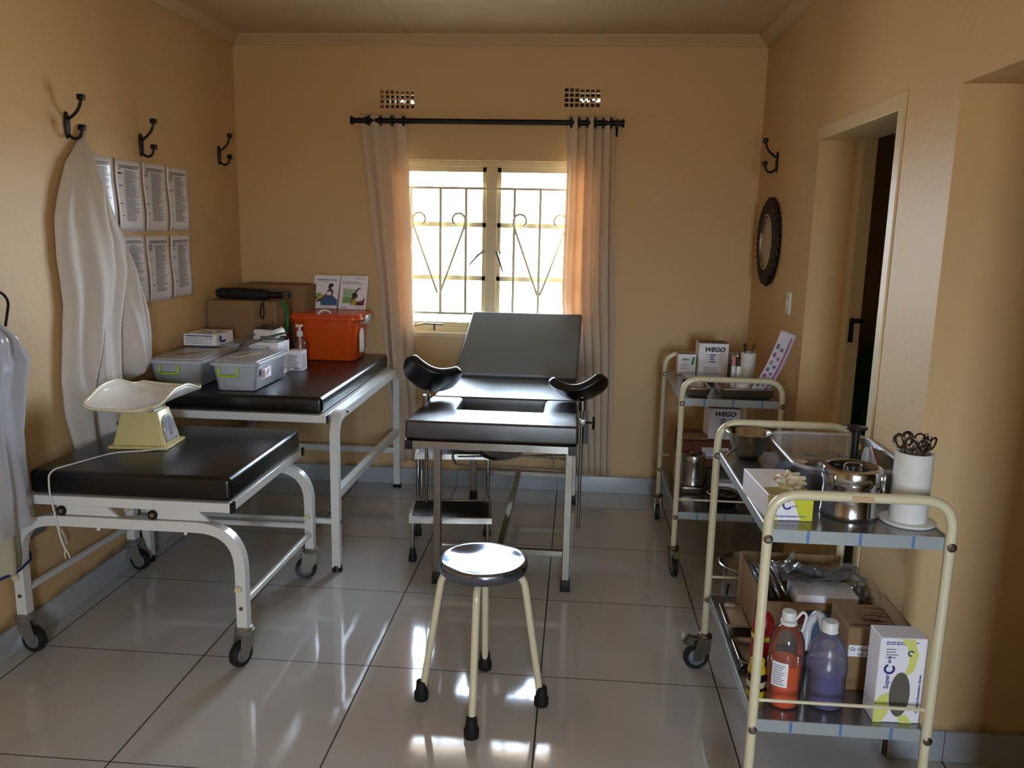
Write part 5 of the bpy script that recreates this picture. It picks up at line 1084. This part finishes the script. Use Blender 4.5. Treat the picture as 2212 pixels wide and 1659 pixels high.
tray('long steel tray at the front right of the far trolley', 1.330, 1.545, 1.60, 1.83, zs, .040, .012)
tray('flat lidded steel tray in front of the large carton on the far trolley', 1.215, 1.435, 1.92, 2.08, zs, .016, .004, lid=True)
tt = thing('test_tube_pack', 'white plastic applicator with a pink label standing in the long tray', 'applicator', (1.400, 1.74, zs+.002)); MB().rbox(1.388, 1.408, 1.735, 1.75, zs+.002, .93, .004).build('tube_body', frost2, tt); MB().at((1.398, 1.742, .925), 0, ry=rad(-4)).rbox(-.009, .009, -.004, .004, 0, .045, .003).build('pink_label', M('pink_label', '#c77a80', .5), tt)
single(MB().rbox(1.412, 1.432, 1.742, 1.757, zs+.002, .925, .003), 'white_tube', whitepl, 'plain white plastic stick beside the pink labelled applicator', 'applicator')
tr = thing('tape_roll', 'white roll of tape with a red rim in the long steel tray', 'tape roll', (1.428, 1.71, zs+.002))
MB().lathe([(.022, zs+.002), (.032, zs+.002), (.032, .868), (.022, .868), (.022, zs+.002)], (1.437, 1.71, 0), 32, cap=False).build('roll', whitepl, tr, smooth=40); MB().lathe([(.019, .864), (.033, .864), (.033, .872), (.019, .872), (.019, .864)], (1.437, 1.71, 0), 32, cap=False).build('red_rim', inkred, tr)
# leaflet
lf = thing('leaflet_strip', 'long pale leaflet with pink printing leaning on the wall from the far trolley', 'leaflet', (1.60, 1.86, zs+.003))
def lfn(u, v):
    c0 = Vector((1.462+.104*v, 1.665-.045*v, .835+.275*v-.03*sin(pi*v))); return tuple(c0+Vector((.068, .006, -.024))*u)
MB().grid(lfn, 4, 16).build('sheet', M('lilac_paper', '#d6cfdd', .45), lf, smooth=60, solid=.0008)
def lfp(u0, u1, v0, v1, nm, mat):
    m = MB(); m.grid(lambda a, b: tuple(Vector(lfn(u0+(u1-u0)*a, v0+(v1-v0)*b))+Vector((-.0006, -.0025, .0008))), 2, 4); m.build(nm, mat, lf, smooth=0)
lfp(.74, .84, .05, .95, 'pink_stripe', pink)
R = random.Random(14)
for k in range(7): v = .12+.11*k; lfp(.12, .30, v, v+.06, 'picture_print', [inkgrey, M('tan_print', '#a98d78', .6), pink][k % 3])
for k in range(6): v = .16+.12*k; lfp(.42, .60, v, v+.045, 'picture_print', [M('mauve2', '#8d7590', .6), inkgrey][k % 2])
